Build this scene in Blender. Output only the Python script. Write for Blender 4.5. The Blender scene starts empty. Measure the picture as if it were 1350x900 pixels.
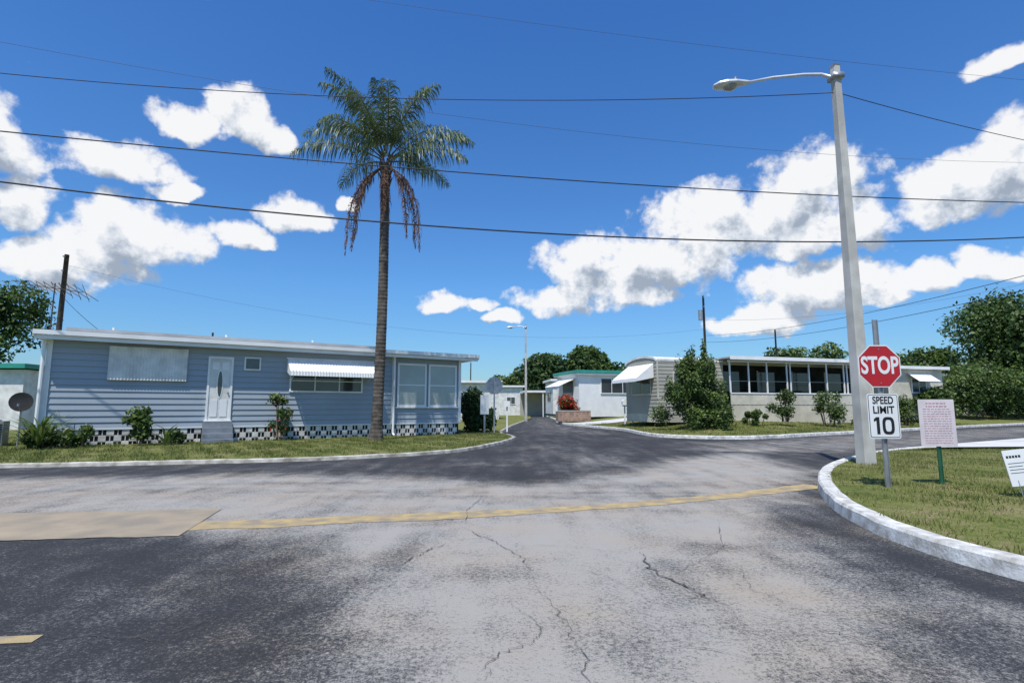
import bpy, math, random
import numpy as np
from mathutils import Vector, Matrix, geometry

random.seed(5)
rng = np.random.default_rng(5)
scene = bpy.context.scene
COL = scene.collection

# ------------------------------------------------------------------ materials
def nn(nt, typ, **kw):
    n = nt.nodes.new(typ)
    for k, v in kw.items():
        setattr(n, k, v)
    return n

def mat(name, color, rough=0.7, var=0.15, scale=3.0, bump=0.0, bscale=60.0, metallic=0.0, color2=None, detail=5.0, transl=0.0, spec=0.5):
    m = bpy.data.materials.new(name)
    m.use_nodes = True
    nt = m.node_tree
    b = nt.nodes['Principled BSDF']
    out = nt.nodes['Material Output']
    b.inputs['Roughness'].default_value = rough
    b.inputs['Metallic'].default_value = metallic
    b.inputs['Specular IOR Level'].default_value = spec
    geo = nn(nt, 'ShaderNodeNewGeometry')
    noise = nn(nt, 'ShaderNodeTexNoise')
    noise.inputs['Scale'].default_value = scale
    noise.inputs['Detail'].default_value = detail
    nt.links.new(geo.outputs['Position'], noise.inputs['Vector'])
    ramp = nn(nt, 'ShaderNodeValToRGB')
    c2 = color2 if color2 else tuple(x * (1 - var) for x in color)
    c1 = color if color2 else tuple(min(1, x * (1 + var)) for x in color)
    ramp.color_ramp.elements[0].position = 0.35
    ramp.color_ramp.elements[1].position = 0.65
    ramp.color_ramp.elements[0].color = (*c2, 1)
    ramp.color_ramp.elements[1].color = (*c1, 1)
    nt.links.new(noise.outputs['Fac'], ramp.inputs['Fac'])
    nt.links.new(ramp.outputs['Color'], b.inputs['Base Color'])
    if bump > 0:
        n2 = nn(nt, 'ShaderNodeTexNoise')
        n2.inputs['Scale'].default_value = bscale
        n2.inputs['Detail'].default_value = 4
        nt.links.new(geo.outputs['Position'], n2.inputs['Vector'])
        bp = nn(nt, 'ShaderNodeBump')
        bp.inputs['Strength'].default_value = bump
        bp.inputs['Distance'].default_value = 0.01
        nt.links.new(n2.outputs['Fac'], bp.inputs['Height'])
        nt.links.new(bp.outputs['Normal'], b.inputs['Normal'])
    if transl > 0:
        tr = nn(nt, 'ShaderNodeBsdfTranslucent')
        nt.links.new(ramp.outputs['Color'], tr.inputs['Color'])
        mx = nn(nt, 'ShaderNodeMixShader')
        mx.inputs[0].default_value = transl
        nt.links.new(b.outputs[0], mx.inputs[1])
        nt.links.new(tr.outputs[0], mx.inputs[2])
        nt.links.new(mx.outputs[0], out.inputs['Surface'])
    return m

M = {}
M['white'] = mat('white_paint', (.76, .76, .74), .5, .06, 1.5)
M['whitedirty'] = mat('white_paint_weathered', (.66, .65, .61), .6, .15, 2.5)
M['cream'] = mat('cream_panel', (.56, .52, .42), .6, .14, 1.6)
M['curb'] = mat('curb_white_paint', (.70, .69, .65), .7, color2=(.36, .34, .30), scale=6, bump=.6, bscale=40, detail=12)
M['curbold'] = mat('curb_old_concrete', (.52, .49, .42), .8, color2=(.20, .18, .14), scale=4, bump=.5, bscale=40, detail=10)
M['siding'] = mat('blue_grey_siding', (.300, .345, .385), .6, .05, .8)
M['sidingtan'] = mat('tan_siding', (.36, .34, .28), .6, .08, .8)
M['roof'] = mat('grey_roof', (.42, .42, .41), .6, .15, 1.5)
M['glass'] = mat('window_glass', (.05, .06, .062), .08, .3, .6, spec=.8)
M['curtain'] = mat('window_with_blind', (.34, .39, .38), .12, .12, .9, spec=.8)
M['dark'] = mat('dark_void', (.03, .03, .03), .9, .3, 3)
M['void'] = mat('dark_grille', (.012, .012, .013), .9, .2, 3)
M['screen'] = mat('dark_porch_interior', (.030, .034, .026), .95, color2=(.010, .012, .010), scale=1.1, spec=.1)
M['block'] = mat('painted_block', (.58, .57, .53), .8, .2, 4, bump=.4)
M['concrete'] = mat('concrete', (.40, .38, .34), .85, color2=(.27, .255, .23), scale=1.2, bump=.5, detail=9)
M['poleconc'] = mat('pole_concrete', (.54, .52, .47), .8, color2=(.38, .365, .33), scale=2.0, bump=.5, detail=9)
M['whiteconc'] = mat('white_concrete', (.60, .59, .56), .85, color2=(.46, .45, .42), scale=1.0, detail=9, bump=.3)
M['galv'] = mat('galvanised_steel', (.35, .36, .37), .45, .15, 8, metallic=.6)
M['alu'] = mat('aluminium', (.62, .63, .64), .4, .08, 8, metallic=.3)
M['wood'] = mat('weathered_pole_wood', (.075, .055, .042), .85, .35, 6, bump=.6)
M['trunk'] = mat('palm_trunk', (.13, .108, .085), .9, color2=(.05, .04, .032), scale=5, bump=.9, bscale=25, detail=8)
M['bark'] = mat('bark', (.10, .08, .06), .9, .35, 8, bump=.8)
M['red'] = mat('stop_red', (.42, .012, .018), .35, .06, 3)
M['signwhite'] = mat('sign_white', (.72, .72, .71), .4, .04, 3)
M['black'] = mat('sign_black', (.012, .012, .012), .5, .1, 3)
M['faded'] = mat('faded_red_ink', (.50, .25, .27), .6, .2, 10)
M['fadedpanel'] = mat('faded_notice_panel', (.64, .56, .57), .5, .08, 6)
M['postgreen'] = mat('green_post', (.02, .10, .05), .5, .15, 5)
M['teal'] = mat('teal_trim', (.03, .27, .20), .5, .1, 3)
M['wire'] = mat('black_cable', (.012, .012, .014), .6, .1, 3)
M['wirethin'] = mat('grey_wire', (.05, .06, .08), .6, .1, 3)
M['lens'] = mat('lamp_lens', (.30, .31, .30), .2, .1, 8)
M['brick'] = mat('planter_brick', (.30, .20, .15), .85, .3, 6, bump=.4)
M['ac'] = mat('ac_grey', (.20, .21, .20), .6, .15, 4)
M['step'] = mat('step_paint', (.20, .22, .24), .7, .15, 4)
M['yellow'] = mat('worn_yellow_paint', (.44, .32, .13), .85, color2=(.24, .20, .145), scale=5, detail=12, bump=.5)
M['patch'] = mat('tan_concrete_patch', (.34, .275, .185), .88, color2=(.23, .195, .145), scale=2.0, detail=12, bump=.6)
M['crack'] = mat('crack_tar', (.055, .054, .052), .9, color2=(.11, .106, .10), scale=9)
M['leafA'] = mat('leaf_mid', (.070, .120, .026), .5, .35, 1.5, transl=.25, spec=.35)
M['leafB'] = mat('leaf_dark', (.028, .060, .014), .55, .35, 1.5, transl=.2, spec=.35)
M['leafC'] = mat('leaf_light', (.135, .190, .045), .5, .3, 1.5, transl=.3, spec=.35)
M['frond'] = mat('palm_leaflet', (.075, .118, .035), .42, .3, 1.5, transl=.25, spec=.5)
M['frondB'] = mat('palm_leaflet_old', (.15, .18, .065), .5, .3, 1.5, transl=.25, spec=.4)
M['frondD'] = mat('palm_frond_dead', (.20, .105, .06), .8, .35, 4, transl=.15)
M['flower'] = mat('red_flower', (.50, .035, .015), .5, .3, 4, transl=.3)
M['grassA'] = mat('grass_green', (.175, .200, .050), .6, color2=(.110, .142, .034), scale=1.3, transl=.3, spec=.25)
M['grassB'] = mat('grass_straw', (.30, .26, .12), .7, color2=(.21, .20, .075), scale=1.3, transl=.3, spec=.25)

def lawn_mat():
    m = bpy.data.materials.new('lawn_turf'); m.use_nodes = True
    nt = m.node_tree; b = nt.nodes['Principled BSDF']; b.inputs['Roughness'].default_value = .95
    b.inputs['Specular IOR Level'].default_value = .1
    geo = nn(nt, 'ShaderNodeNewGeometry')
    def noi(s, d=6):
        n = nn(nt, 'ShaderNodeTexNoise'); n.inputs['Scale'].default_value = s; n.inputs['Detail'].default_value = d
        nt.links.new(geo.outputs['Position'], n.inputs['Vector']); return n
    a = noi(.9, 8); c = noi(9, 8); f = noi(70, 3)
    r1 = nn(nt, 'ShaderNodeValToRGB')
    e = r1.color_ramp.elements
    e[0].position = .36; e[0].color = (.100, .130, .032, 1)
    e[1].position = .66; e[1].color = (.28, .23, .12, 1)
    x = e.new(.5); x.color = (.165, .182, .050, 1)
    ad = nn(nt, 'ShaderNodeMath', operation='MULTIPLY_ADD'); ad.inputs[1].default_value = .45
    nt.links.new(c.outputs['Fac'], ad.inputs[0])
    sc = nn(nt, 'ShaderNodeMath', operation='MULTIPLY'); sc.inputs[1].default_value = .55
    nt.links.new(a.outputs['Fac'], sc.inputs[0]); nt.links.new(sc.outputs[0], ad.inputs[2])
    nt.links.new(ad.outputs[0], r1.inputs['Fac'])
    mul = nn(nt, 'ShaderNodeMixRGB', blend_type='MULTIPLY'); mul.inputs[0].default_value = .8
    r2 = nn(nt, 'ShaderNodeValToRGB'); r2.color_ramp.elements[0].position = .3; r2.color_ramp.elements[0].color = (.4, .4, .4, 1)
    r2.color_ramp.elements[1].position = .6; r2.color_ramp.elements[1].color = (1.15, 1.15, 1.15, 1)
    nt.links.new(f.outputs['Fac'], r2.inputs['Fac'])
    nt.links.new(r1.outputs['Color'], mul.inputs[1]); nt.links.new(r2.outputs['Color'], mul.inputs[2])
    nt.links.new(mul.outputs[0], b.inputs['Base Color'])
    bp = nn(nt, 'ShaderNodeBump'); bp.inputs['Strength'].default_value = .8; bp.inputs['Distance'].default_value = .03
    nt.links.new(f.outputs['Fac'], bp.inputs['Height']); nt.links.new(bp.outputs['Normal'], b.inputs['Normal'])
    return m
M['lawn'] = lawn_mat()

def road_mat():
    m = bpy.data.materials.new('asphalt'); m.use_nodes = True
    nt = m.node_tree; L = nt.links; b = nt.nodes['Principled BSDF']
    b.inputs['Roughness'].default_value = .88; b.inputs['Specular IOR Level'].default_value = .25
    geo = nn(nt, 'ShaderNodeNewGeometry')
    at = nn(nt, 'ShaderNodeAttribute'); at.attribute_name = 'worn'
    def noi(s, d=6, vec=None, dist=0, rough=.5):
        n = nn(nt, 'ShaderNodeTexNoise'); n.inputs['Scale'].default_value = s; n.inputs['Detail'].default_value = d
        n.inputs['Distortion'].default_value = dist; n.inputs['Roughness'].default_value = rough
        L.new(vec or geo.outputs['Position'], n.inputs['Vector']); return n
    def math2(op, a, bb):
        n = nn(nt, 'ShaderNodeMath', operation=op)
        for i, x in enumerate((a, bb)):
            if isinstance(x, (int, float)): n.inputs[i].default_value = x
            else: L.new(x, n.inputs[i])
        return n.outputs[0]
    mp = nn(nt, 'ShaderNodeMapping'); mp.inputs['Rotation'].default_value = (0, 0, math.radians(-30)); mp.inputs['Scale'].default_value = (1.0, .16, 1)
    L.new(geo.outputs['Position'], mp.inputs['Vector'])
    big = noi(.55, 5, dist=.6); mid = noi(2.6, 8, rough=.65); st = noi(2.6, 6, vec=mp.outputs[0])
    fine = noi(34, 5, rough=.75); grain = noi(120, 2, rough=.7)
    s = math2('MULTIPLY', at.outputs['Fac'], 1.16)
    s = math2('ADD', s, math2('MULTIPLY', math2('SUBTRACT', big.outputs['Fac'], .5), .7))
    s = math2('ADD', s, math2('MULTIPLY', math2('SUBTRACT', mid.outputs['Fac'], .5), 1.05))
    s = math2('ADD', s, math2('MULTIPLY', math2('SUBTRACT', st.outputs['Fac'], .5), .95))
    s = math2('ADD', s, math2('MULTIPLY', math2('SUBTRACT', fine.outputs['Fac'], .5), 2.1))
    s = math2('ADD', s, math2('MULTIPLY', math2('SUBTRACT', grain.outputs['Fac'], .5), 1.8))
    ramp = nn(nt, 'ShaderNodeValToRGB'); e = ramp.color_ramp.elements
    e[0].position = .05; e[0].color = (.030, .031, .034, 1)
    e[1].position = 1.0; e[1].color = (.335, .314, .280, 1)
    x = e.new(.35); x.color = (.068, .068, .069, 1)
    x = e.new(.62); x.color = (.172, .165, .152, 1)
    L.new(s, ramp.inputs['Fac'])
    tn = noi(.8, 5); tr = nn(nt, 'ShaderNodeValToRGB'); tr.color_ramp.elements[0].color = (1.0, 1.0, 1.0, 1); tr.color_ramp.elements[0].position = .45
    tr.color_ramp.elements[1].color = (1.03, .96, .88, 1); tr.color_ramp.elements[1].position = .65
    L.new(tn.outputs['Fac'], tr.inputs['Fac'])
    mul = nn(nt, 'ShaderNodeMixRGB', blend_type='MULTIPLY'); mul.inputs[0].default_value = 1
    L.new(ramp.outputs['Color'], mul.inputs[1]); L.new(tr.outputs['Color'], mul.inputs[2])
    L.new(mul.outputs[0], b.inputs['Base Color'])
    bp = nn(nt, 'ShaderNodeBump'); bp.inputs['Strength'].default_value = .8; bp.inputs['Distance'].default_value = .008
    hh = math2('ADD', fine.outputs['Fac'], grain.outputs['Fac'])
    L.new(hh, bp.inputs['Height']); L.new(bp.outputs['Normal'], b.inputs['Normal'])
    return m
M['road'] = road_mat()

# ------------------------------------------------------------------ mesh helpers
class MB:
    def __init__(s): s.v = []; s.f = []; s.m = []
    def quad(s, pts, mi=0):
        o = len(s.v); s.v += [tuple(p) for p in pts]; s.f.append(tuple(range(o, o + len(pts)))); s.m.append(mi)
    def box(s, x0, x1, y0, y1, z0, z1, mi=0):
        o = len(s.v)
        s.v += [(x0,y0,z0),(x1,y0,z0),(x1,y1,z0),(x0,y1,z0),(x0,y0,z1),(x1,y0,z1),(x1,y1,z1),(x0,y1,z1)]
        for f in ((0,3,2,1),(4,5,6,7),(0,1,5,4),(1,2,6,5),(2,3,7,6),(3,0,4,7)):
            s.f.append(tuple(o + i for i in f)); s.m.append(mi)
    def tube(s, pts, rad, seg=8, mi=0, cap=True, rot=0.0):
        pts = [Vector(p) for p in pts]
        if not hasattr(rad, '__len__'): rad = [rad] * len(pts)
        o = len(s.v); n = len(pts)
        for i, p in enumerate(pts):
            t = (pts[min(i+1, n-1)] - pts[max(i-1, 0)]).normalized()
            ref = Vector((0, 0, 1)) if abs(t.z) < .9 else Vector((1, 0, 0))
            a = t.cross(ref).normalized(); b = t.cross(a).normalized()
            for k in range(seg):
                an = rot + 2 * math.pi * k / seg
                s.v.append(tuple(p + (a * math.cos(an) + b * math.sin(an)) * rad[i]))
        for i in range(n - 1):
            for k in range(seg):
                k2 = (k + 1) % seg
                s.f.append((o+i*seg+k, o+i*seg+k2, o+(i+1)*seg+k2, o+(i+1)*seg+k)); s.m.append(mi)
        if cap:
            s.f.append(tuple(o + k for k in range(seg))); s.m.append(mi)
            s.f.append(tuple(o + (n-1)*seg + k for k in reversed(range(seg)))); s.m.append(mi)
    def siding(s, x0, x1, z0, z1, y, mi=0, course=.2, lap=.02):
        z = z0
        while z < z1 - 1e-4:
            zt = min(z + course, z1)
            s.quad([(x0, y-lap, z), (x1, y-lap, z), (x1, y, zt), (x0, y, zt)], mi)
            s.quad([(x0, y, z), (x1, y, z), (x1, y-lap, z), (x0, y-lap, z)], mi)
            z = zt
    def corr(s, x0, x1, ya, za, yb, zb, mi=0, pitch=.1, amp=.012):
        n = max(2, int(round((x1 - x0) / pitch)) * 2)
        d = Vector((0, yb-ya, zb-za)).normalized(); nr = Vector((0, d.z, -d.y))
        if nr.y > 0: nr = -nr
        for i in range(n):
            xa = x0 + (x1-x0)*i/n; xb = x0 + (x1-x0)*(i+1)/n
            oa = amp if i % 2 == 0 else 0; ob = amp if (i+1) % 2 == 0 else 0
            s.quad([(xa, ya+nr.y*oa, za+nr.z*oa), (xb, ya+nr.y*ob, za+nr.z*ob), (xb, yb+nr.y*ob, zb+nr.z*ob), (xa, yb+nr.y*oa, zb+nr.z*oa)], mi)
    def build(s, name, mats, parent=None, smooth=False, bevel=0):
        me = bpy.data.meshes.new(name); me.from_pydata(s.v, [], s.f)
        for k in mats: me.materials.append(M[k])
        me.polygons.foreach_set('material_index', s.m)
        if smooth: me.polygons.foreach_set('use_smooth', [True]*len(s.f))
        me.update()
        ob = bpy.data.objects.new(name, me); COL.objects.link(ob)
        if parent: ob.parent = parent
        if bevel:
            bv = ob.modifiers.new('bevel', 'BEVEL'); bv.width = bevel; bv.segments = 2; bv.limit_method = 'ANGLE'
        return ob

def empty(name, loc=(0,0,0), rz=0):
    e = bpy.data.objects.new(name, None); COL.objects.link(e); e.location = loc; e.rotation_euler = (0, 0, rz); e.empty_display_size = .2
    return e

def np_mesh(name, V, F, mi, mats, parent=None):
    me = bpy.data.meshes.new(name)
    nv = len(V); nf, k = F.shape
    me.vertices.add(nv); me.vertices.foreach_set('co', V.astype(np.float32).ravel())
    me.loops.add(nf*k); me.loops.foreach_set('vertex_index', F.astype(np.int32).ravel())
    me.polygons.add(nf); me.polygons.foreach_set('loop_start', np.arange(0, nf*k, k, dtype=np.int32))
    for q in mats: me.materials.append(M[q])
    me.polygons.foreach_set('material_index', mi.astype(np.int32))
    me.update(calc_edges=True); me.validate()
    ob = bpy.data.objects.new(name, me); COL.objects.link(ob)
    if parent: ob.parent = parent
    return ob

def inpoly(P, poly):
    x, y = P[:, 0], P[:, 1]; c = np.zeros(len(P), bool); n = len(poly)
    for i in range(n):
        x1, y1 = poly[i]; x2, y2 = poly[(i+1) % n]
        if y1 == y2: continue
        cond = ((y1 > y) != (y2 > y)) & (x < (x2-x1)*(y-y1)/(y2-y1)+x1)
        c ^= cond
    return c
def polydist(P, poly, closed=True):
    d = np.full(len(P), 1e9); n = len(poly)
    for i in range(n if closed else n-1):
        a = np.array(poly[i]); b = np.array(poly[(i+1) % n]); ab = b-a
        t = np.clip(((P-a) @ ab) / max(ab @ ab, 1e-9), 0, 1)
        q = a + t[:, None]*ab
        d = np.minimum(d, np.hypot(*(P-q).T))
    return d
def softpoly(P, poly, w):
    d = polydist(P, poly); s = np.where(inpoly(P, poly), d, -d)
    return np.clip(.5 + s/(2*w), 0, 1)

def smooth_line(pts, step=.35):
    out = []; n = len(pts); P = [Vector((*p, 0)) for p in pts]
    for i in range(n-1):
        p0 = P[max(i-1, 0)]; p1 = P[i]; p2 = P[i+1]; p3 = P[min(i+2, n-1)]
        k = max(2, min(14, int((p2-p1).length/step)))
        for j in range(k):
            t = j/k
            q = .5*((2*p1)+(-p0+p2)*t+(2*p0-5*p1+4*p2-p3)*t*t+(-p0+3*p1-3*p2+p3)*t**3)
            out.append((q.x, q.y))
    out.append(pts[-1]); return out

# ------------------------------------------------------------------ ground layout
left_front = smooth_line([(-60, 1.5), (-30, 7.0), (-16, 10.4), (-10.9, 11.56), (-8.1, 12.16), (-5.0, 12.99), (-3.08, 14.1), (-1.7, 15.4), (-.75, 17.6), (-.05, 20.4), (.16, 22.1)])
left_street = smooth_line([(.16, 22.1), (-.1, 24.0), (-.5, 26.5), (-.1, 34), (.6, 42), (1.3, 50), (2.3, 66), (3, 120)], .8)
left_poly = left_front[:-1] + left_street + [(-160, 120), (-160, 1.5)]
right_street = smooth_line([(5.0, 120), (4.4, 60), (3.7, 44), (4.0, 38), (5.0, 33.5), (6.0, 29.5), (6.05, 25.5), (6.5, 22.9), (8.68, 21.6), (11, 22.4), (15.05, 25.1), (36.8, 38.7), (70, 57), (150, 100)], .5)
right_poly = right_street + [(150, 120)]
island_curve = smooth_line([(9, -3.5), (6.0, .6), (4.7, 2.4), (4.05, 3.5), (3.8, 4.3), (3.72, 4.9), (3.76, 5.63), (3.98, 6.6), (4.51, 7.92), (5.33, 9.45), (6.35, 10.95), (7.95, 12.7), (10.67, 15.06), (18.8, 19.8), (40, 33), (150, 98)], .3)
island_poly = island_curve + [(150, -3.5)]

def rise_right(P):
    d = polydist(P, right_street, closed=False)
    t = np.clip(d/7.0, 0, 1); t = t*t*(3-2*t)
    return .11 + .47*t
def z_right(x, y): return float(rise_right(np.array([[x, y]]))[0])
def rise_left(P):
    return np.full(len(P), .07)
def rise_island(P):
    d = polydist(P, island_curve, closed=False)
    return .125 + .05*np.clip(d/3, 0, 1)

def lawn(name, poly, zf, step, bounds):
    xs = np.arange(bounds[0], bounds[1], step); ys = np.arange(bounds[2], bounds[3], step)
    G = np.stack(np.meshgrid(xs, ys), -1).reshape(-1, 2)
    G = G + rng.uniform(-.1, .1, G.shape)*step
    G = G[inpoly(G, poly)]; G = G[polydist(G, poly) > step*.4]
    pts = [Vector(p) for p in poly] + [Vector(p) for p in G]
    n = len(poly)
    r = geometry.delaunay_2d_cdt(pts, [(i, (i+1) % n) for i in range(n)], [], 1, 1e-5)
    V = np.array([(p.x, p.y) for p in r[0]])
    Z = zf(V)
    me = bpy.data.meshes.new(name)
    me.from_pydata([(x, y, z) for (x, y), z in zip(V, Z)], [], [tuple(f) for f in r[2]])
    me.materials.append(M['lawn']); me.polygons.foreach_set('use_smooth', [True]*len(me.polygons)); me.update()
    ob = bpy.data.objects.new(name, me); COL.objects.link(ob); return ob

g = MB(); g.quad([(-900, -900, 0), (900, -900, 0), (900, 900, 0), (-900, 900, 0)]); g.build('ground', ['lawn'])
lawn('lawn', left_poly, rise_left, 2.0, (-60, 3, 2, 80))
lawn('lawn.001', right_poly, rise_right, 1.2, (3, 70, 20, 75))
lawn('lawn.002', island_poly, rise_island, .8, (3, 40, -3, 34))

# road
xs = np.concatenate([np.arange(-60, -16, 2.), np.arange(-16, 22, .16), np.arange(22, 150, 4.)])
ys = np.concatenate([np.arange(-40, -1, 2.), np.arange(-1, 24, .16), np.arange(24, 122, 2.)])
XX, YY = np.meshgrid(xs, ys); P = np.stack([XX.ravel(), YY.ravel()], -1)
V = np.c_[P, np.full(len(P), .004)]
nx, ny = len(xs), len(ys)
I = np.arange(nx*ny).reshape(ny, nx)
F = np.stack([I[:-1, :-1], I[:-1, 1:], I[1:, 1:], I[1:, :-1]], -1).reshape(-1, 4)
road = np_mesh('road', V, F, np.zeros(len(F)), ['road'])
P1 = [(-3.2, 5.9), (-2.0, 5.3), (-1.35, 4.3), (-.85, 2.9), (-.7, 0), (-.7, -5), (3.0, -5), (2.6, 2.4), (2.7, 3.5), (2.5, 4.4), (2.8, 5.4), (4.1, 7.6), (4.0, 8.3), (0, 6.8)]
P2 = [(-40, 0), (-40, 5), (-16, 8.4), (-9.2, 9.9), (-4.05, 10.6), (-1.6, 9.9), (.3, 9.2), (2.3, 10.6), (4.0, 13.6), (6.4, 14.8), (6.2, 11.0), (4.9, 9.1), (.7, 7.0), (-3.5, 6.2), (-6.3, 6.4), (-20, 3.)]
P3 = [(6, 15), (10, 15.5), (30, 28), (60, 46), (60, 50), (15, 24.4), (9, 20.4), (6, 19)]
P4 = [(1.8, 26), (4.5, 26), (3.6, 40), (3.4, 60), (2.6, 60), (1.6, 40)]
worn = .80*softpoly(P, P1, .65) + .78*softpoly(P, P2, .6) + .40*softpoly(P, P3, 1.2) + .26*softpoly(P, P4, 1)
for (cx, cy, rx, ry, a) in [(1.25, 4.2, .22, .7, .35), (-1.0, 4.9, .18, .8, .4), (2.4, 9.0, 1.4, .35, .3), (-6, 8.5, 2.6, .25, .25), (.3, 7.9, 3.2, .14, .28), (3.2, 6.1, .4, .35, .3), (1.5, 8.3, 2.2, .12, .25), (.6, 3.2, .5, .3, .18), (2.3, 3.1, .4, .6, .35), (1.7, 2.7, .5, .25, .25), (2.0, 5.2, .5, .22, .25), (-.2, 4.3, .35, .18, .18), (-3.5, 9.3, 1.4, .2, .25), (-10, 9.1, 2.4, .25, .25), (3.3, 7.2, .25, .5, .3), (1.9, 6.9, .8, .12, .2)]:
    worn -= a*np.exp(-(((P[:, 0]-cx)/rx)**2 + ((P[:, 1]-cy)/ry)**2))
for (cx, cy, rx, ry, a) in [(2.2, 13, .9, 2.4, .35), (.5, 5.5, 1.2, .8, .12), (-9, 3.2, 2.5, .4, .25), (-2.6, 3.9, .9, .6, .18), (3.2, 3.3, .25, .7, .35), (1.2, 17, .7, 2.5, .2), (-1.9, 2.7, .5, .3, .15), (6.8, 16.2, 1.2, 1.0, .25), (.4, 3.9, .5, .5, .12), (3.1, 8.6, .9, .3, .2), (-1.6, 12.2, 1.8, .3, .2)]:
    worn += a*np.exp(-(((P[:, 0]-cx)/rx)**2 + ((P[:, 1]-cy)/ry)**2))
worn += .08
at = road.data.attributes.new('worn', 'FLOAT', 'POINT'); at.data.foreach_set('value', worn.astype(np.float32))

def flat_strip(name, ctr, width, z, mk, jitter=0.0, seed=1):
    r = random.Random(seed); b = MB(); n = len(ctr)
    L = []; R = []; ja = jb = 0
    for i, (x, y) in enumerate(ctr):
        x0, y0 = ctr[max(i-1, 0)]; x1, y1 = ctr[min(i+1, n-1)]
        dx, dy = x1-x0, y1-y0; l = math.hypot(dx, dy) or 1; nx_, ny_ = -dy/l, dx/l
        w = width(i/(n-1)) if callable(width) else width
        ja = ja*.7+r.uniform(-jitter, jitter); jb = jb*.7+r.uniform(-jitter, jitter)
        L.append((x+nx_*(w/2+ja), y+ny_*(w/2+ja), z)); R.append((x-nx_*(w/2+jb), y-ny_*(w/2+jb), z))
    for i in range(n-1): b.quad([R[i], R[i+1], L[i+1], L[i]])
    return b.build(name, [mk])
flat_strip('painted_road_strip', smooth_line([(-3.75, 5.95), (-3.0, 6.1), (-.68, 6.6), (.72, 6.98), (2.38, 7.63), (3.73, 8.28), (5.05, 9.0)], .045), lambda t: .36+.05*math.sin(t*9), .008, 'yellow', .03, 3)
def ragged(line, amp, step, seed):
    r = random.Random(seed); out = []; j = 0
    for i in range(len(line)-1):
        (x0, y0), (x1, y1) = line[i], line[i+1]; n = max(1, int(math.hypot(x1-x0, y1-y0)/step))
        for k in range(n):
            j = j*.75+r.uniform(-amp, amp); t = k/n; out.append((x0+(x1-x0)*t, y0+(y1-y0)*t+j))
    out.append(line[-1]); return out
tp = ragged([(-30, 3.6), (-14, 5.9), (-9, 6.5), (-6.23, 6.72), (-3.70, 6.98)], .02, .09, 1)
bt = ragged([(-30, 1.8), (-14, 4.4), (-9, 5.0), (-4.94, 5.36), (-3.36, 5.55)], .02, .09, 2)
m_ = min(len(tp), len(bt)); ti = [tp[int(i*(len(tp)-1)/(m_-1))] for i in range(m_)]; bi_ = [bt[int(i*(len(bt)-1)/(m_-1))] for i in range(m_)]
b = MB()
for i in range(m_-1): b.quad([(*bi_[i], .0115), (*bi_[i+1], .0115), (*ti[i+1], .0115), (*ti[i], .0115)])
b.build('concrete_road_patch', ['patch'])
b = MB(); b.quad([(-3.3, 3.05, .008), (-2.66, 3.12, .008), (-2.68, 3.22, .008), (-3.3, 3.15, .008)]); b.build('painted_road_mark', ['yellow'])

def jag(pts, amp=.03, sub=9, seed=0):
    r = random.Random(seed); out = []; jx = jy = 0
    for i in range(len(pts)-1):
        (x0, y0), (x1, y1) = pts[i], pts[i+1]
        for j in range(sub):
            t = j/sub; jx = jx*.55+r.gauss(0, amp); jy = jy*.55+r.gauss(0, amp)
            out.append((x0+(x1-x0)*t+jx, y0+(y1-y0)*t+jy))
    out.append(pts[-1]); return out
cracks = [([(-.52, 5.97), (-.36, 5.6), (-.15, 5.32), (.1, 4.73), (.14, 4.19)], .009), ([(-.02, 3.75), (.17, 3.3), (.10, 3.1), (-.1, 2.95), (-.13, 2.7)], .006),
          ([(.14, 4.19), (.33, 3.5), (.38, 3.01), (.36, 2.5)], .005), ([(1.15, 4.95), (1.12, 4.5), (1.2, 4.15), (1.42, 3.62)], .022),
          ([(-.52, 5.97), (-.56, 7.0), (-.4, 8.0)], .010), ([(-.62, 5.3), (-.85, 4.8), (-.95, 4.4)], .014), ([(2.2, 3.9), (2.9, 4.0), (3.5, 4.5)], .008),
          ([(-3.0, 2.9), (-2.4, 3.2), (-2.0, 3.15), (-1.75, 3.6)], .005), ([(-9, 7.6), (-5, 8.1), (-1, 8.6), (3, 9.4)], .012), ([(-12, 9.6), (-6, 10.4), (-2, 11.3)], .010),
          ([(1.2, 4.2), (2.0, 5.2), (2.4, 6.4)], .006), ([(.4, 3.0), (1.0, 3.05), (1.5, 2.8)], .004), ([(-.05, 5.2), (.6, 5.1), (1.1, 4.9)], .005),
          ([(-12, 8.3), (-7, 8.9), (-3, 9.3), (0, 9.8)], .012), ([(1.9, 4.6), (1.7, 4.0), (1.95, 3.4)], .005), ([(-.9, 3.0), (-.5, 3.3), (.0, 3.2)], .004),
          ([(.1, 4.73), (.7, 4.3), (.95, 3.7), (1.5, 3.2)], .004), ([(1.42, 3.62), (1.9, 3.2), (2.2, 2.7)], .006), ([(2.4, 6.4), (3.2, 6.9), (3.9, 7.3)], .008), ([(-1.6, 6.2), (-1.9, 5.2), (-2.6, 4.6)], .006)]
b = MB()
for i, (pl, w) in enumerate(cracks):
    c = jag(pl, .012, 16, i); r = random.Random(i); n = len(c)
    ws = [max(.0012, w*r.uniform(.1, 1.1))*min(1, 4*min(k, n-1-k)/n+.1) for k in range(n)]
    for k in range(n-1):
        (x0, y0), (x1, y1) = c[k], c[k+1]; l = math.hypot(x1-x0, y1-y0) or 1; nx_, ny_ = -(y1-y0)/l, (x1-x0)/l
        b.quad([(x0-nx_*ws[k]/2, y0-ny_*ws[k]/2, .0125+i*.0003), (x1-nx_*ws[k+1]/2, y1-ny_*ws[k+1]/2, .0125+i*.0003), (x1+nx_*ws[k+1]/2, y1+ny_*ws[k+1]/2, .0125+i*.0003), (x0+nx_*ws[k]/2, y0+ny_*ws[k]/2, .0125+i*.0003)])
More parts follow.
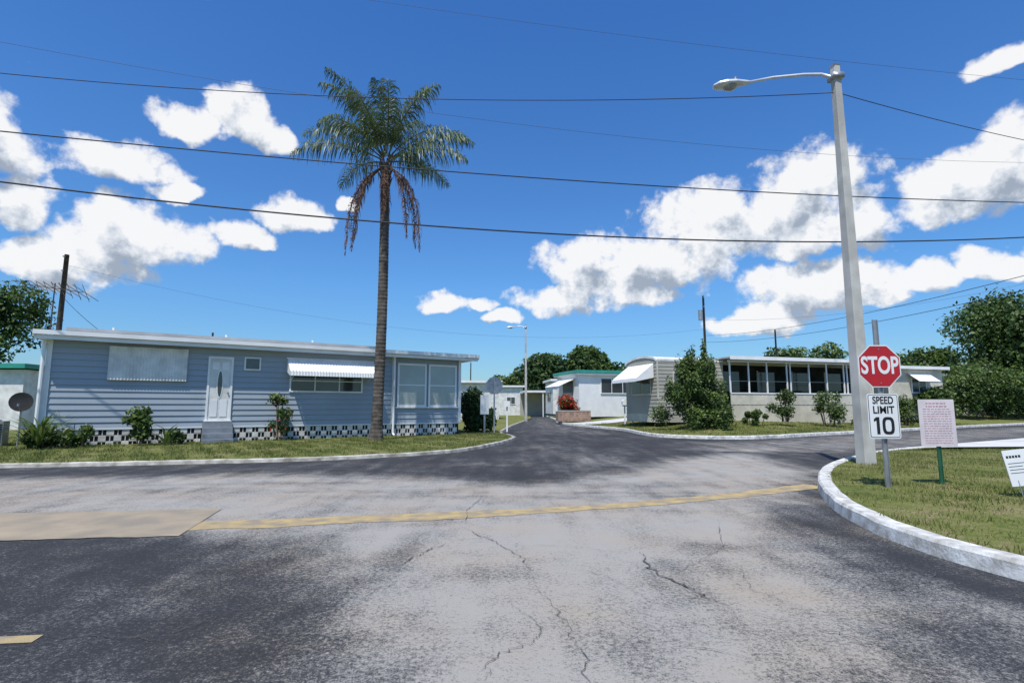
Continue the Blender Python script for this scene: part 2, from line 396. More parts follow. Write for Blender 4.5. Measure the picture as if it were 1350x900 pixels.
b.build('pavement_crack', ['crack'])

def curb(name, line, h, w, mk, side):
    b = MB(); n = len(line); rows = []
    r = random.Random(4)
    for i, (x, y) in enumerate(line):
        x0, y0 = line[max(i-1, 0)]; x1, y1 = line[min(i+1, n-1)]
        l = math.hypot(x1-x0, y1-y0) or 1; nx_, ny_ = -(y1-y0)/l*side, (x1-x0)/l*side
        j = r.uniform(-.008, .008)
        prof = [(-.02, 0), (-.005, h*.8), (.02, h), (w-.02, h), (w, h*.9), (w, 0)]
        rows.append([(x+nx_*(d+j), y+ny_*(d+j), z+(j*.6 if z > 0 else 0)) for d, z in prof])
    for i in range(n-1):
        for k in range(5):
            q = [rows[i][k], rows[i+1][k], rows[i+1][k+1], rows[i][k+1]]
            if side > 0: q.reverse()
            b.quad(q)
    return b.build(name, [mk])
curb('curb', island_curve, .15, .19, 'curb', -1)
curb('curb.001', left_front[:], .095, .13, 'curbold', 1)
curb('curb.002', left_street[:34], .09, .13, 'curbold', 1)
curb('curb.003', right_street, .14, .16, 'curb', 1)
b = MB()
sl = [(10.6, 14.55), (13.5, 14.8), (30, 15.2), (60, 15.2), (60, 43), (19.2, 19.6)]
b.quad([(x, y, .215) for x, y in sl])
b.build('driveway', ['whiteconc'])

def blades(name, poly, bounds, dens, zf, h0, h1, seed, w=.007, straw=.3):
    r = np.random.default_rng(seed)
    n = int((bounds[1]-bounds[0])*(bounds[3]-bounds[2])*dens)
    Q = np.c_[r.uniform(bounds[0], bounds[1], n), r.uniform(bounds[2], bounds[3], n)]
    Q = Q[inpoly(Q, poly)]; d = polydist(Q, poly); Q = Q[d > .15+.05*np.sin(Q[:, 0]*9)*np.sin(Q[:, 1]*11)]
    pt = np.sin(Q[:, 0]*2.1+1.3*np.sin(Q[:, 1]*1.7))*np.sin(Q[:, 1]*2.6+np.sin(Q[:, 0]*3.1)) + .5*np.sin(Q[:, 0]*7.3+Q[:, 1]*5.1)
    keep = r.uniform(0, 1, len(Q)) < .6+.45*pt; Q = Q[keep]; pt = pt[keep]
    n = len(Q); z = zf(Q)
    a = r.uniform(0, 2*np.pi, n); h = r.uniform(h0, h1, n)*(1+.35*pt); lean = r.uniform(.1, .9, n)*h; la = r.uniform(0, 2*np.pi, n)
    ww = w*r.uniform(.7, 1.5, n)
    V = np.zeros((n, 3, 3))
    V[:, 0] = np.c_[Q[:, 0]-np.cos(a)*ww, Q[:, 1]-np.sin(a)*ww, z-.01]
    V[:, 1] = np.c_[Q[:, 0]+np.cos(a)*ww, Q[:, 1]+np.sin(a)*ww, z-.01]
    V[:, 2] = np.c_[Q[:, 0]+np.cos(la)*lean, Q[:, 1]+np.sin(la)*lean, z+h]
    mi = (r.uniform(0, 1, n) < straw-.15*pt).astype(int)
    return np_mesh(name, V.reshape(-1, 3), np.arange(3*n).reshape(-1, 3), mi, ['grassA', 'grassB'])
blades('grass', island_poly, (3.6, 16, 3, 15.0), 850, rise_island, .02, .055, 1, .006, .4)
blades('grass.001', left_poly, (-20, .3, 10, 25), 380, rise_left, .03, .08, 2, .010, .25)
blades('grass.002', right_poly, (4, 36, 21, 36), 220, rise_right, .03, .09, 3, .014, .25)

# ------------------------------------------------------------------ foliage
def leafcloud(name, lobes, n, size, mats=('leafA', 'leafB', 'leafC'), seed=1, aspect=.55, flower=0.0, trunk=None, inner=.45, up=.3, spike=0.0):
    r = np.random.default_rng(seed); lobes = np.array(lobes, float)
    wts = (lobes[:, 3]*lobes[:, 4]+lobes[:, 3]*lobes[:, 5]+lobes[:, 4]*lobes[:, 5]); wts /= wts.sum()
    k = r.choice(len(lobes), n, p=wts)
    d = r.normal(size=(n, 3)); d /= np.linalg.norm(d, axis=1)[:, None]
    ph = r.uniform(0, 6.28, 6)
    lump = 1 + .18*np.sin(d[:, 0]*7+ph[0]+k)*np.sin(d[:, 2]*6+ph[1]+2*k) + .13*np.sin(d[:, 1]*13+ph[2]+k*3)*np.sin(d[:, 2]*11+ph[3])
    rad = (inner+(1.02-inner)*r.uniform(0, 1, n)**.55)*lump
    rad *= 1 + spike*(r.uniform(0, 1, n) < .1)*r.uniform(0, .6, n)
    C = lobes[k, :3] + d*lobes[k, 3:]*rad[:, None]
    C[:, 2] = np.maximum(C[:, 2], lobes[:, 2].min()-lobes[:, 5].max()*.98)
    nr = d*.6 + r.normal(size=(n, 3))*.6 + np.array([0, 0, up]); nr /= np.linalg.norm(nr, axis=1)[:, None]
    t = np.cross(nr, r.normal(size=(n, 3))); t /= np.linalg.norm(t, axis=1)[:, None]
    bi = np.cross(nr, t)
    s = size*r.uniform(.6, 1.4, n)[:, None]
    V = np.zeros((n, 4, 3))
    V[:, 0] = C - t*s; V[:, 1] = C - bi*s*aspect + t*s*.1; V[:, 2] = C + t*s - nr*s*.25; V[:, 3] = C + bi*s*aspect + t*s*.1
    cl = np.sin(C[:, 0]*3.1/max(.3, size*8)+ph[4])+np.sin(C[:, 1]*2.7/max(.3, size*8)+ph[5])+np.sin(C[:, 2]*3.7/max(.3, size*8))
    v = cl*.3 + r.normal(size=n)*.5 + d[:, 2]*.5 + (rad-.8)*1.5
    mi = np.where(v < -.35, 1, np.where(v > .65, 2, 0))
    mm = list(mats)
    if flower > 0:
        mm.append('flower'); mi = np.where((r.uniform(0, 1, n) < flower) & (rad > .8), 3, mi)
    par = empty(name)
    np_mesh('foliage', V.reshape(-1, 3), np.arange(4*n).reshape(-1, 4), mi, mm, par)
    b = MB()
    if trunk:
        (x, y, z0, z1, rr) = trunk
        b.tube([(x, y, z0), (x+.05, y, (z0+z1)/2), (x, y+.05, z1)], [rr, rr*.8, rr*.6], 8)
        for q in lobes[:10]:
            b.tube([(x, y, z0+(z1-z0)*.7), ((x+q[0])/2, (y+q[1])/2, (z1+q[2])/2), tuple(q[:3])], [rr*.5, rr*.35, rr*.12], 6)
    else:
        for q in lobes[:8]:
            bx = q[0]*.6+lobes[:, 0].mean()*.4; by = q[1]*.6+lobes[:, 1].mean()*.4; zb = (lobes[:, 2]-lobes[:, 5]).min()
            b.tube([(bx, by, zb-.1), ((bx+q[0])/2, (by+q[1])/2, (zb+q[2])/2), tuple(q[:3])], [.03, .022, .01], 5)
    b.build('trunk', ['bark'], par, True)
    return par

def rlobes(cx, cy, z0, z1, rx, ry, n, seed, lr=.45):
    r = random.Random(seed); out = []
    for i in range(n):
        a = r.uniform(0, 6.28); q = math.sqrt(r.random())
        t = r.random(); z = z0+(z1-z0)*(.2+.65*t)
        s = math.sqrt(max(.05, 1-(2*t-1)**2*.7))
        rr = lr*r.uniform(.7, 1.25)*min(rx, (z1-z0)/2)
        out.append((cx+math.cos(a)*q*(rx-rr*.6)*s, cy+math.sin(a)*q*(ry-rr*.6)*s, min(z, z1-rr*.8), rr*1.15, rr*1.1, rr))
    return out

# big loose shrub at the right lot corner: many upright clumps
zb = z_right(8.8, 25.8); rr_ = random.Random(77); L = []
for i in range(64):
    t = rr_.random()**1.2; hh = .35+3.1*t; w = 1.75*(1-.76*t**1.2)
    a = rr_.uniform(0, 6.28); q = math.sqrt(rr_.random())*w; s = rr_.uniform(.30, .56)*(1-.35*t)
    L.append((8.75+.25*t+math.cos(a)*q, 25.8+math.sin(a)*q*.9, zb+hh, s, s, s*rr_.uniform(1.0, 1.7)))
L += [(9.35, 25.8, zb+3.85, .16, .16, .55), (8.75, 25.8, zb+3.5, .2, .2, .5), (9.75, 25.8, zb+3.0, .18, .18, .5), (7.55, 25.6, zb+2.0, .22, .22, .5), (8.1, 25.8, zb+2.9, .2, .2, .5), (10.2, 25.8, zb+1.9, .22, .22, .5)]
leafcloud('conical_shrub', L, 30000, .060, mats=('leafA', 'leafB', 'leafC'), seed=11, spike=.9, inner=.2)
leafcloud('hedge', [(-1.9, 27, .7, .55, 1.1, .7), (-1.8, 27, 1.5, .5, 1.0, .7), (-1.3, 27.4, .7, .5, .8, .6), (-2.2, 27.5, 1.4, .5, .7, .8)], 6000, .08, mats=('leafB', 'leafB', 'leafA'), seed=12)
leafcloud('tree', rlobes(13, 92, 3, 11.2, 6.5, 4, 14, 21, .55), 9000, .38, mats=('leafA', 'leafB', 'leafA'), seed=13, trunk=(13, 92, 0, 5, .35))
leafcloud('tree.001', rlobes(5.5, 88, 2, 9.6, 4.5, 4, 11, 22, .55), 6500, .34, mats=('leafB', 'leafB', 'leafA'), seed=14, trunk=(5.5, 88, 0, 4, .3))
leafcloud('tree.002', rlobes(.5, 100, 2, 8.2, 4.5, 4, 10, 23, .55), 5000, .34, mats=('leafA', 'leafB', 'leafC'), seed=15, trunk=(.5, 100, 0, 4, .3))
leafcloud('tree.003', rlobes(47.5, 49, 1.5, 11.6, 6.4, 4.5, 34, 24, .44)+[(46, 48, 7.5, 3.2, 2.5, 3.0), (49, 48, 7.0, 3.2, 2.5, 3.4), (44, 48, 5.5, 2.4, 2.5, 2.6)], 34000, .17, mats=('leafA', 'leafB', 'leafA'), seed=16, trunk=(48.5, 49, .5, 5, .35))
leafcloud('tree.004', rlobes(-31.5, 31, 3.2, 9.0, 3.9, 3, 22, 25, .38), 10000, .13, mats=('leafA', 'leafB', 'leafC'), seed=17, trunk=(-31.5, 31, 0, 5, .25))
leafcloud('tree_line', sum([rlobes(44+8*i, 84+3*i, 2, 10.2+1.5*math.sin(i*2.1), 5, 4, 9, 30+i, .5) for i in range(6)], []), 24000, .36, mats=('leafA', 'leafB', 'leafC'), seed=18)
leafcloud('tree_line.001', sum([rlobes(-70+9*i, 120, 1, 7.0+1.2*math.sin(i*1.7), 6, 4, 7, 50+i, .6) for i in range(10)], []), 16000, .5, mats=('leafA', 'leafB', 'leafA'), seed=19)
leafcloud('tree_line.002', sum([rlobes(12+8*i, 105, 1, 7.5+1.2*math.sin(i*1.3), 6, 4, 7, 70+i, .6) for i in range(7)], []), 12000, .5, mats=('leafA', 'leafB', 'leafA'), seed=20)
leafcloud('hedge.001', sum([rlobes(35.5+2.5*i, 42+1.2*i, .5, 4.6+.4*math.sin(i*2), 2.0, 1.6, 9, 90+i, .5) for i in range(5)], []), 30000, .11, mats=('leafA', 'leafB', 'leafC'), seed=26, spike=.5)
leafcloud('shrub', rlobes(28.0, 35.5, .5, 2.6, 1.7, 1.0, 9, 41, .6), 5000, .10, seed=27)
def rs(name, x, y, h, r, seed, n=2500, size=.06, mats=('leafA', 'leafB', 'leafC'), **k):
    z = z_right(x, y); return leafcloud(name, rlobes(x, y, z, z+h, r, r, 11, seed, .42), n, size, mats=mats, seed=seed, inner=.1, spike=.8, **k)
rs('shrub.001', 14.3, 28.3, 2.1, .75, 42, 1800)
rs('shrub.002', 17.4, 29.4, 2.1, .9, 43, 2200)
rs('shrub.003', 12.6, 27.6, .8, .8, 44, 2500)
rs('shrub.004', 19.8, 30.5, 1.2, .6, 45, 1500)
rs('shrub.005', 24.0, 33.0, 1.9, .9, 46, 3000)
rs('flowering_bush', 4.55, 41.6, 2.0, 1.15, 47, 6500, .08, flower=.75)
def ls(name, lx, off, h, r, seed, n=2200, size=.06, **k):
    ca, sa = .844, .54
    x = -14.6+ca*lx+sa*off; y = 16.65+sa*lx-ca*off
    return leafcloud(name, rlobes(x, y, .03, h, r, r, 10, seed, .42), n, size, seed=seed, inner=.1, spike=.9, **k)
ls('hibiscus_bush', 6.75, .6, 1.9, .48, 51, 1100, .055, flower=.06)
ls('shrub.006', 2.55, .7, 1.4, .5, 52, 1000, .07)
ls('shrub.007', 1.0, .7, .75, .8, 53, 2800, .05, mats=('leafA', 'leafA', 'leafC'))
ls('shrub.008', .1, .9, .6, .5, 54, 1400, .05)
ls('shrub.009', 3.55, .9, .6, .3, 55, 400, .05)

def spiky(name, x, y, n=40, h=1.1, seed=3):
    r = random.Random(seed); b = MB()
    for i in range(n):
        a = r.uniform(0, 6.28); e = r.uniform(.35, 1.45); l = h*r.uniform(.7, 1.15); w = .035
        dx, dy = math.cos(a), math.sin(a); px, py = -dy*w, dx*w
        m = (x+dx*l*.5*math.cos(e), y+dy*l*.5*math.cos(e), .06+l*.55*math.sin(e)); t = (x+dx*l*math.cos(e*.7), y+dy*l*math.cos(e*.7), .06+l*math.sin(e)*.8)
        b.quad([(x-px*.4, y-py*.4, .05), (x+px*.4, y+py*.4, .05), (m[0]+px, m[1]+py, m[2]), (m[0]-px, m[1]-py, m[2])], i % 2)
        b.quad([(m[0]-px, m[1]-py, m[2]), (m[0]+px, m[1]+py, m[2]), t], i % 2)
    return b.build(name, ['leafA', 'leafC'])
spiky('spiky_plant', -14.0, 15.95, 90, 1.35, 3)
spiky('spiky_plant.001', -11.3, 17.6, 26, .9, 4)

# ------------------------------------------------------------------ palm
def palm(x, y):
    par = empty('palm_tree', (x, y, 0))
    b = MB(); pts = []; rad = []
    H = 10.9; n = 150; r = random.Random(8)
    for i in range(n+1):
        t = i/n; z = H*t
        pts.append((.06*math.sin(t*3)+.05*t, .04*math.sin(t*5), z+.02))
        r0 = .205-.035*t+.09*math.exp(-z/.35)-.03*max(0, t-.8)/.2; ring = .006*(1 if i % 2 else -1)*r.uniform(.3, 1.4)
        rad.append(r0+ring)
    b.tube(pts, rad, 16); b.build('trunk', ['trunk'], par)
    V = []; Fq = []; mi = []
    rach = MB()
    def frond(az, el, length, bend, leaf, mk, droop, base, wscale=1.0, M_=92, early=.3):
        p = Vector(base); N = 26; seg = length/N; pts = []; e = el
        a = az; tw = r.uniform(-.014, .014)
        for i in range(N+1):
            pts.append(p.copy())
            d = Vector((math.cos(a)*math.cos(e), math.sin(a)*math.cos(e), math.sin(e)))
            p = p+d*seg
            e = max(e-bend*(early+2*(1-early)*i/N)/N, -1.52)
            a += tw
        rach.tube([tuple(q) for q in pts], [.030*(1-.85*i/N)+.004 for i in range(N+1)], 5, 1 if mk == 2 else 0)
        side0 = Vector((-math.sin(az), math.cos(az), 0))
        for j in range(M_):
            t = .13+.86*j/(M_-1); fi = t*N; i0 = min(int(fi), N-1); q = pts[i0].lerp(pts[i0+1], fi-i0)
            tan = (pts[i0+1]-pts[i0]).normalized(); nrm = side0.cross(tan)
            ln = leaf*(math.sin(math.pi*min(1, t*.86+.14))**.5)*r.uniform(.7, 1.15)
            for sg in (-1, 1):
                if r.random() < .10: continue
                pl = r.uniform(-.75, .6)
                d = (side0*sg*r.uniform(.55, 1.0)+tan*r.uniform(.35, .8)+nrm*pl).normalized()
                q1 = q+d*ln*.36; d2 = (d+Vector((0, 0, -droop*r.uniform(.6, 1.3)))).normalized(); q2 = q1+d2*ln*.34
                d3 = (d2+Vector((0, 0, -droop*r.uniform(.9, 2.0)))).normalized(); q3 = q2+d3*ln*.40
                wv = (tan+Vector((r.uniform(-.4, .4), r.uniform(-.4, .4), r.uniform(-.5, .5)))).normalized()*.0175*wscale
                o = len(V); V.extend([q-wv*.5, q+wv*.5, q1+wv, q1-wv, q2+wv*.8, q2-wv*.8, q3+wv*.2, q3-wv*.2])
                Fq.append((o, o+1, o+2, o+3)); Fq.append((o+3, o+2, o+4, o+5)); Fq.append((o+5, o+4, o+6, o+7))
                mm = mk if mk == 2 else (1 if r.random() < .3 else 0); mi.extend([mm]*3)
    base = Vector((.06, 0, H+.05))
    crown = [(178, 42, 4.0, 58), (165, 60, 4.0, 84), (196, 26, 3.6, 72), (150, 15, 3.0, 66), (8, 38, 4.0, 66), (-14, 20, 3.6, 70), (22, 58, 3.8, 98), (-25, 72, 3.7, 84),
             (125, 76, 3.4, 66), (95, 84, 3.3, 44), (60, 74, 3.5, 70), (-70, 68, 3.4, 100), (-110, 48, 3.4, 96), (-135, 68, 3.7, 84),
             (75, 42, 3.5, 78), (230, 36, 3.4, 92), (210, 74, 3.7, 62), (45, 20, 3.2, 70), (262, 84, 3.0, 44), (5, 80, 3.3, 60)]
    for i, (a_, e_, l_, bd) in enumerate(crown):
        az = math.radians(a_)
        frond(az, math.radians(e_+r.uniform(-5, 5)), l_+r.uniform(-.25, .25), math.radians(bd+r.uniform(-8, 8)), .84, 0, 1.25, base+Vector((math.cos(az)*.12, math.sin(az)*.12, .35*e_/80)))
    for az, ln, e0, bd in [(3.3, 4.1, -32, 58), (3.0, 3.8, -35, 56), (3.6, 3.4, -40, 50), (-.1, 4.0, -30, 60), (.25, 3.6, -36, 54), (-.35, 3.3, -42, 48), (-1.4, 2.2, -60, 30), (1.7, 2.6, -55, 34)]:
        frond(az, math.radians(e0), ln, math.radians(bd), .46, 2, 3.4, base+Vector((math.cos(az)*.12, math.sin(az)*.12, -.15)), 1.25, 90, 2.0)
    for i in range(22):
        a = i*2.4; rach.tube([(.06+math.cos(a)*.14, math.sin(a)*.14, H-.9+.05*i), (.06+math.cos(a)*.27, math.sin(a)*.27, H-.55+.05*i)], [.05, .02], 5, 1)
    rach.build('frond_stems', ['frondB', 'frondD'], par, True)
    np_mesh('fronds', np.array([tuple(v) for v in V]), np.array(Fq), np.array(mi), ['frond', 'frondB', 'frondD'], par)
palm(-5.1, 20.2)

# ------------------------------------------------------------------ left mobile home
ang1 = math.atan2(.54, .844)
h1 = empty('mobile_home', (-14.6, 16.65, 0), ang1)
LN = 14.48
b = MB()
b.box(.02, LN-.02, .03, 7, .62, 3.42, 0)
b.siding(.0, 11.26, .60, 3.40, 0, 0, .2, .028)
b.siding(11.34, LN, .60, 1.30, 0, 0, .2, .028)
b.siding(11.34, LN, 3.16, 3.40, 0, 0, .12)
b.build('walls', ['siding'], h1)
b = MB()
b.box(-.05, .09, -.06, .02, .6, 3.4, 0); b.box(11.24, 11.36, -.06, .02, .6, 3.4, 0); b.box(LN-.08, LN+.04, -.06, .02, .6, 3.4, 0)
b.tube([(-.10, -.14, 3.4), (-.10, -.14, .25), (-.10, -.35, .12)], .055, 8, 0); b.tube([(11.30, -.14, 3.4), (11.30, -.14, .2), (11.30, -.3, .1)], .05, 8, 0)
b.box(-.05, LN+.04, -.045, 0.0, .565, .603, 0)
b.build('trim', ['white'], h1)
b = MB()
b.box(-.35, LN+.75, -.52, -.47, 3.52, 3.66, 0)
b.box(-.30, LN+.7, -.44, -.36, 3.38, 3.515, 0)
b.box(-.35, -.30, -.47, 7.4, 3.45, 3.66, 0); b.box(LN+.70, LN+.75, -.47, 7.4, 3.45, 3.66, 0)
b.quad([(-.3, -.36, 3.42), (LN+.7, -.36, 3.42), (LN+.7, 7.4, 3.42), (-.3, 7.4, 3.42)], 0)
n = 50
for i in range(n):
    xa = -.3+(LN+1.0)*i/n; xb = -.3+(LN+1.0)*(i+1)/n
    b.quad([(xa, -.465, 3.67), (xb, -.465, 3.67), (xb, 3.5, 3.98), (xa, 3.5, 3.98)], 1)
    b.quad([(xa, 3.5, 3.98), (xb, 3.5, 3.98), (xb, 7.4, 3.67), (xa, 7.4, 3.67)], 1)
b.box(.4, 10.6, -.25, -.2, 3.70, 3.80, 1)
for x in (1.5, 5.0, 8.2): b.tube([(x, 1.2, 3.75), (x, 1.2, 4.05)], .05, 8, 0)
b.build('roof', ['white', 'roof'], h1)
def window(b, x0, x1, z0, z1, y=0, fr=.06, nx=1, nz=1, wi=0, gi=1, depth=.05):
    b.box(x0, x1, y-depth, y+.01, z1-fr, z1, wi); b.box(x0, x1, y-depth-.02, y+.01, z0, z0+fr, wi)
    b.box(x0, x0+fr, y-depth, y+.01, z0+fr, z1-fr, wi); b.box(x1-fr, x1, y-depth, y+.01, z0+fr, z1-fr, wi)
    for i in range(1, nx):
        xm = x0+(x1-x0)*i/nx; b.box(xm-fr*.35, xm+fr*.35, y-depth+.006, y+.01, z0+fr, z1-fr, wi)
    for i in range(1, nz):
        zm = z0+(z1-z0)*i/nz; b.box(x0+fr, x1-fr, y-depth+.009, y+.01, zm-fr*.3, zm+fr*.3, wi)
    b.box(x0+fr, x1-fr, y-.030, y+.005, z0+fr, z1-fr, gi)
b = MB()
window(b, 7.15, 9.98, 1.86, 2.75, 0, .055, 3, 2)
window(b, 5.55, 6.11, 2.64, 3.13, 0, .05)
window(b, 11.48, 12.82, 1.30, 3.17, 0, .08, 1, 2, 0, 2)
window(b, 12.92, 14.30, 1.30, 3.17, 0, .08, 1, 2, 0, 2)
b.box(11.40, 14.40, -.09, -.0, 1.25, 1.297, 0)
window(b, 1.62, 3.68, 2.2, 3.24, 0, .05)
b.build('windows', ['white', 'glass', 'curtain'], h1)
b = MB()
b.corr(1.55, 3.74, -.085, 3.25, -.11, 2.18, 0, .09, .02)
b.box(1.53, 3.76, -.12, -.03, 3.25, 3.29, 0); b.box(1.53, 1.56, -.10, -.02, 2.18, 3.25, 0); b.box(3.73, 3.76, -.10, -.02, 2.18, 3.25, 0)
b.build('shutter', ['whitedirty'], h1)
b = MB()
b.corr(7.02, 10.4, -.05, 3.16, -.72, 2.62, 0, .11, .02)
b.corr(7.02, 10.4, -.725, 2.62, -.74, 2.46, 0, .11, .015)
for x in (7.02, 10.4):
    b.quad([(x, -.03, 3.16), (x, -.72, 2.62), (x, -.74, 2.46), (x, -.03, 2.66)], 0)
b.box(7.0, 10.42, -.06, -.01, 3.15, 3.19, 0)
for x in (7.2, 10.2): b.tube([(x, -.02, 2.3), (x, -.70, 2.55)], .012, 6, 0)
b.build('awning', ['white'], h1)
b = MB()
x0, x1 = 4.39, 5.20
b.box(x0, x0+.07, -.07, .01, .82, 3.10, 0); b.box(x1-.07, x1, -.07, .01, .82, 3.10, 0); b.box(x0+.07, x1-.07, -.07, .01, 3.02, 3.10, 0); b.box(x0-.03, x1+.03, -.12, .01, .78, .82, 0)
b.box(x0+.07, x1-.07, -.045, .01, .82, 3.02, 1)
for (za, zc) in ((.95, 1.55), (2.62, 2.9)):
    for xa, xb in ((x0+.14, x0+.36), (x1-.36, x1-.14)): b.box(xa, xb, -.06, -.044, za, zc, 0)
ov = [(x0+.405+.07*math.cos(a), -.060, 2.12+.46*math.sin(a)) for a in [2*math.pi*i/24 for i in range(24)]]
ov2 = [(x0+.405+.11*math.cos(a), -.055, 2.12+.52*math.sin(a)) for a in [2*math.pi*i/24 for i in range(24)]]
b.quad(ov2, 0); b.quad(ov, 2)
b.tube([(x1-.13, -.05, 1.8), (x1-.13, -.11, 1.8)], .03, 8, 3)
b.build('door', ['white', 'whitedirty', 'glass', 'galv'], h1)
b = MB()
for i in range(4): b.box(x0-.06, x1+.06, -.95+.23*i, -.02, 0.0 if i == 0 else .19*i+.001, .19*(i+1), 0)
b.build('steps', ['step'], h1)
b = MB()
b.box(.02, LN-.02, .055, .3, 0, .56, 1)
cw = .205; z0s = [0, .19, .38]
nc = int(LN/cw)
for r_ in range(3):
    for i in range(nc):
        if (x0-.1) < i*cw < x1+.05: continue
        xa = i*cw
        if (i+r_) % 2 == 0: b.box(xa+.003, xa+cw-.003, -.02, .05, z0s[r_]+.003, z0s[r_]+.187, 0)
        else:
            b.box(xa, xa+cw, -.014, .05, z0s[r_]+.165, z0s[r_]+.188, 0)
            b.box(xa+cw/2-.012, xa+cw/2+.012, -.010, .05, z0s[r_]+.002, z0s[r_]+.164, 0)
b.build('skirting', ['block', 'dark'], h1)

# ------------------------------------------------------------------ right mobile home with screened porch
ang2 = math.atan2(.28, .96)
h2 = empty('mobile_home', (8.0, 29.1, 0), ang2)
zb = .45
b = MB()
def end_profile(y0, y1, z0, z1, crown, n=10):
    pts = [(y0, z0), (y0, z1)]
    for i in range(1, n):
        t = i/n; pts.append((y0+(y1-y0)*t, z1+crown*math.sin(math.pi*t)**.6))
    pts += [(y1, z1), (y1, z0)]
    return pts
prof = end_profile(0, 3.6, zb, 3.85, .33)
b.quad([(0, y, z) for y, z in prof][::-1], 0); b.quad([(4.19, y, z) for y, z in prof], 0)
for i in range(len(prof)-1):
    (ya, za), (yb, zb_) = prof[i], prof[i+1]
    b.quad([(0, ya, za), (4.19, ya, za), (4.19, yb, zb_), (0, yb, zb_)], 0 if i in (0, len(prof)-2) else 1)
b.siding(0, 4.19, .9, 3.8, -.01, 0, .2)
b.box(-.03, 4.19, -.04, 0.0, 3.8, 3.92, 1)
for i in range(1, len(prof)-2):
    (ya, za), (yb, zb_) = prof[i], prof[i+1]
    b.quad([(-.05, ya, za+.02), (-.05, yb, zb_+.02), (-.05, yb, zb_-.10), (-.05, ya, za-.10)], 1)
    b.quad([(-.05, ya, za+.02), (.1, ya, za+.02), (.1, yb, zb_+.02), (-.05, yb, zb_+.02)], 1)
b.build('walls', ['sidingtan', 'whitedirty'], h2)
b = MB(); z = .9
while z < 3.8:
    b.quad([(-.03, 3.6, z), (-.03, 0, z), (-.008, 0, z+.2), (-.008, 3.6, z+.2)], 0); z += .2
b.quad([(-.02, 3.62, zb), (-.02, -.02, zb), (-.02, -.02, .9), (-.02, 3.62, .9)], 1)
b.box(-.06, -.03, .7, 2.9, 1.95, 3.45, 1); b.box(-.075, -.058, .78, 1.77, 2.03, 3.37, 2); b.box(-.075, -.058, 1.83, 2.82, 2.03, 3.37, 2)
b.box(-.04, -.01, -.03, .08, zb, 3.85, 1)
b.build('end_wall', ['sidingtan', 'cream', 'glass'], h2)
b = MB()
n = 24
for i in range(n):
    ya = .35+2.9*i/n; yb = .35+2.9*(i+1)/n; oa = .02*(i % 2); ob = .02*((i+1) % 2)
    b.quad([(-.06, ya, 3.68+oa), (-.06, yb, 3.68+ob), (-1.15, yb, 2.85+ob), (-1.15, ya, 2.85+oa)], 0)
    b.quad([(-1.15, ya, 2.85+oa), (-1.15, yb, 2.85+ob), (-1.17, yb, 2.66+ob), (-1.17, ya, 2.66+oa)], 0)
b.quad([(-.06, .35, 3.68), (-1.15, .35, 2.85), (-1.17, .35, 2.68), (-.06, .35, 2.9)], 0)
b.quad([(-.06, 3.25, 3.68), (-1.15, 3.25, 2.85), (-1.17, 3.25, 2.68), (-.06, 3.25, 2.9)], 0)
b.build('awning', ['white'], h2)
b = MB()
window(b, .9, 2.3, 2.0, 3.2, -.02, .06, 2, 1)
X0, X1, Y0 = 4.2, 15.0, -.6
b.box(X0, X1, Y0, Y0+.06, zb-.1, 2.02, 0)
b.box(X0-.0, X1, Y0-.03, Y0+.09, 2.02, 2.09, 2)
k = int((X1-X0)/.3)
for i in range(k+1): b.box(X0+.3*i*(X1-X0)/(k*.3)-.012, X0+.3*i*(X1-X0)/(k*.3)+.012, Y0-.015, Y0, zb, 2.02, 0)
b.box(X0, X1, Y0-.02, Y0-.0155, 1.42, 1.46, 0)
xp = [0, 1.25, 2.5, 3.9, 4.15, 5.5, 6.8, 8.1, 8.35, 9.6, 10.8]
for x in xp:
    x += X0; b.box(x-.035, x+.035, Y0-.01, Y0+.05, 2.09, 3.80, 2)
for i, x in enumerate(xp[:-1]):
    if xp[i+1]-x > .5: b.box(X0+x+.036, X0+xp[i+1]-.036, Y0+.005, Y0+.03, 2.72, 2.745, 4)
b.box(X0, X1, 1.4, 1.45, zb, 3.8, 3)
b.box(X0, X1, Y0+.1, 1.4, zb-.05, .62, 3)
for i in range(4):
    b.box(X0+1.0+2.6*i, X0+2.2+2.6*i, 1.36, 1.4, 2.2, 3.4, 1); b.box(X0+.9+2.6*i, X0+1.0+2.6*i, 1.35, 1.4, 2.1, 3.5, 4)
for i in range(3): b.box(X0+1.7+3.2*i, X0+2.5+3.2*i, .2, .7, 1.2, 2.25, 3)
b.build('screened_porch', ['cream', 'glass', 'white', 'screen', 'sidingtan'], h2)
b = MB()
b.box(X0-.3, X1+.3, Y0-.45, 4.2, 3.98, 4.06, 0)
b.box(X0-.32, X1+.32, Y0-.48, Y0-.45, 3.90, 4.10, 1)
b.box(X0-.1, X1, Y0-.02, Y0+.07, 3.80, 3.90, 1)
b.build('porch_roof', ['roof', 'white'], h2)
b = MB()
b.box(15.3, 22.5, .9, 4.5, zb, 3.75, 0); b.box(15.1, 22.8, .55, 4.8, 3.78, 3.98, 1)
window(b, 16.2, 17.6, 2.0, 3.3, .88, .06, 2, 1, 1, 2); window(b, 19.6, 20.9, 2.2, 3.2, .88, .06, 2, 1, 1, 2)
b.corr(19.3, 21.2, .85, 3.5, .1, 2.95, 1, .12, .02)
b.build('rear_wing', ['cream', 'white', 'glass'], h2)

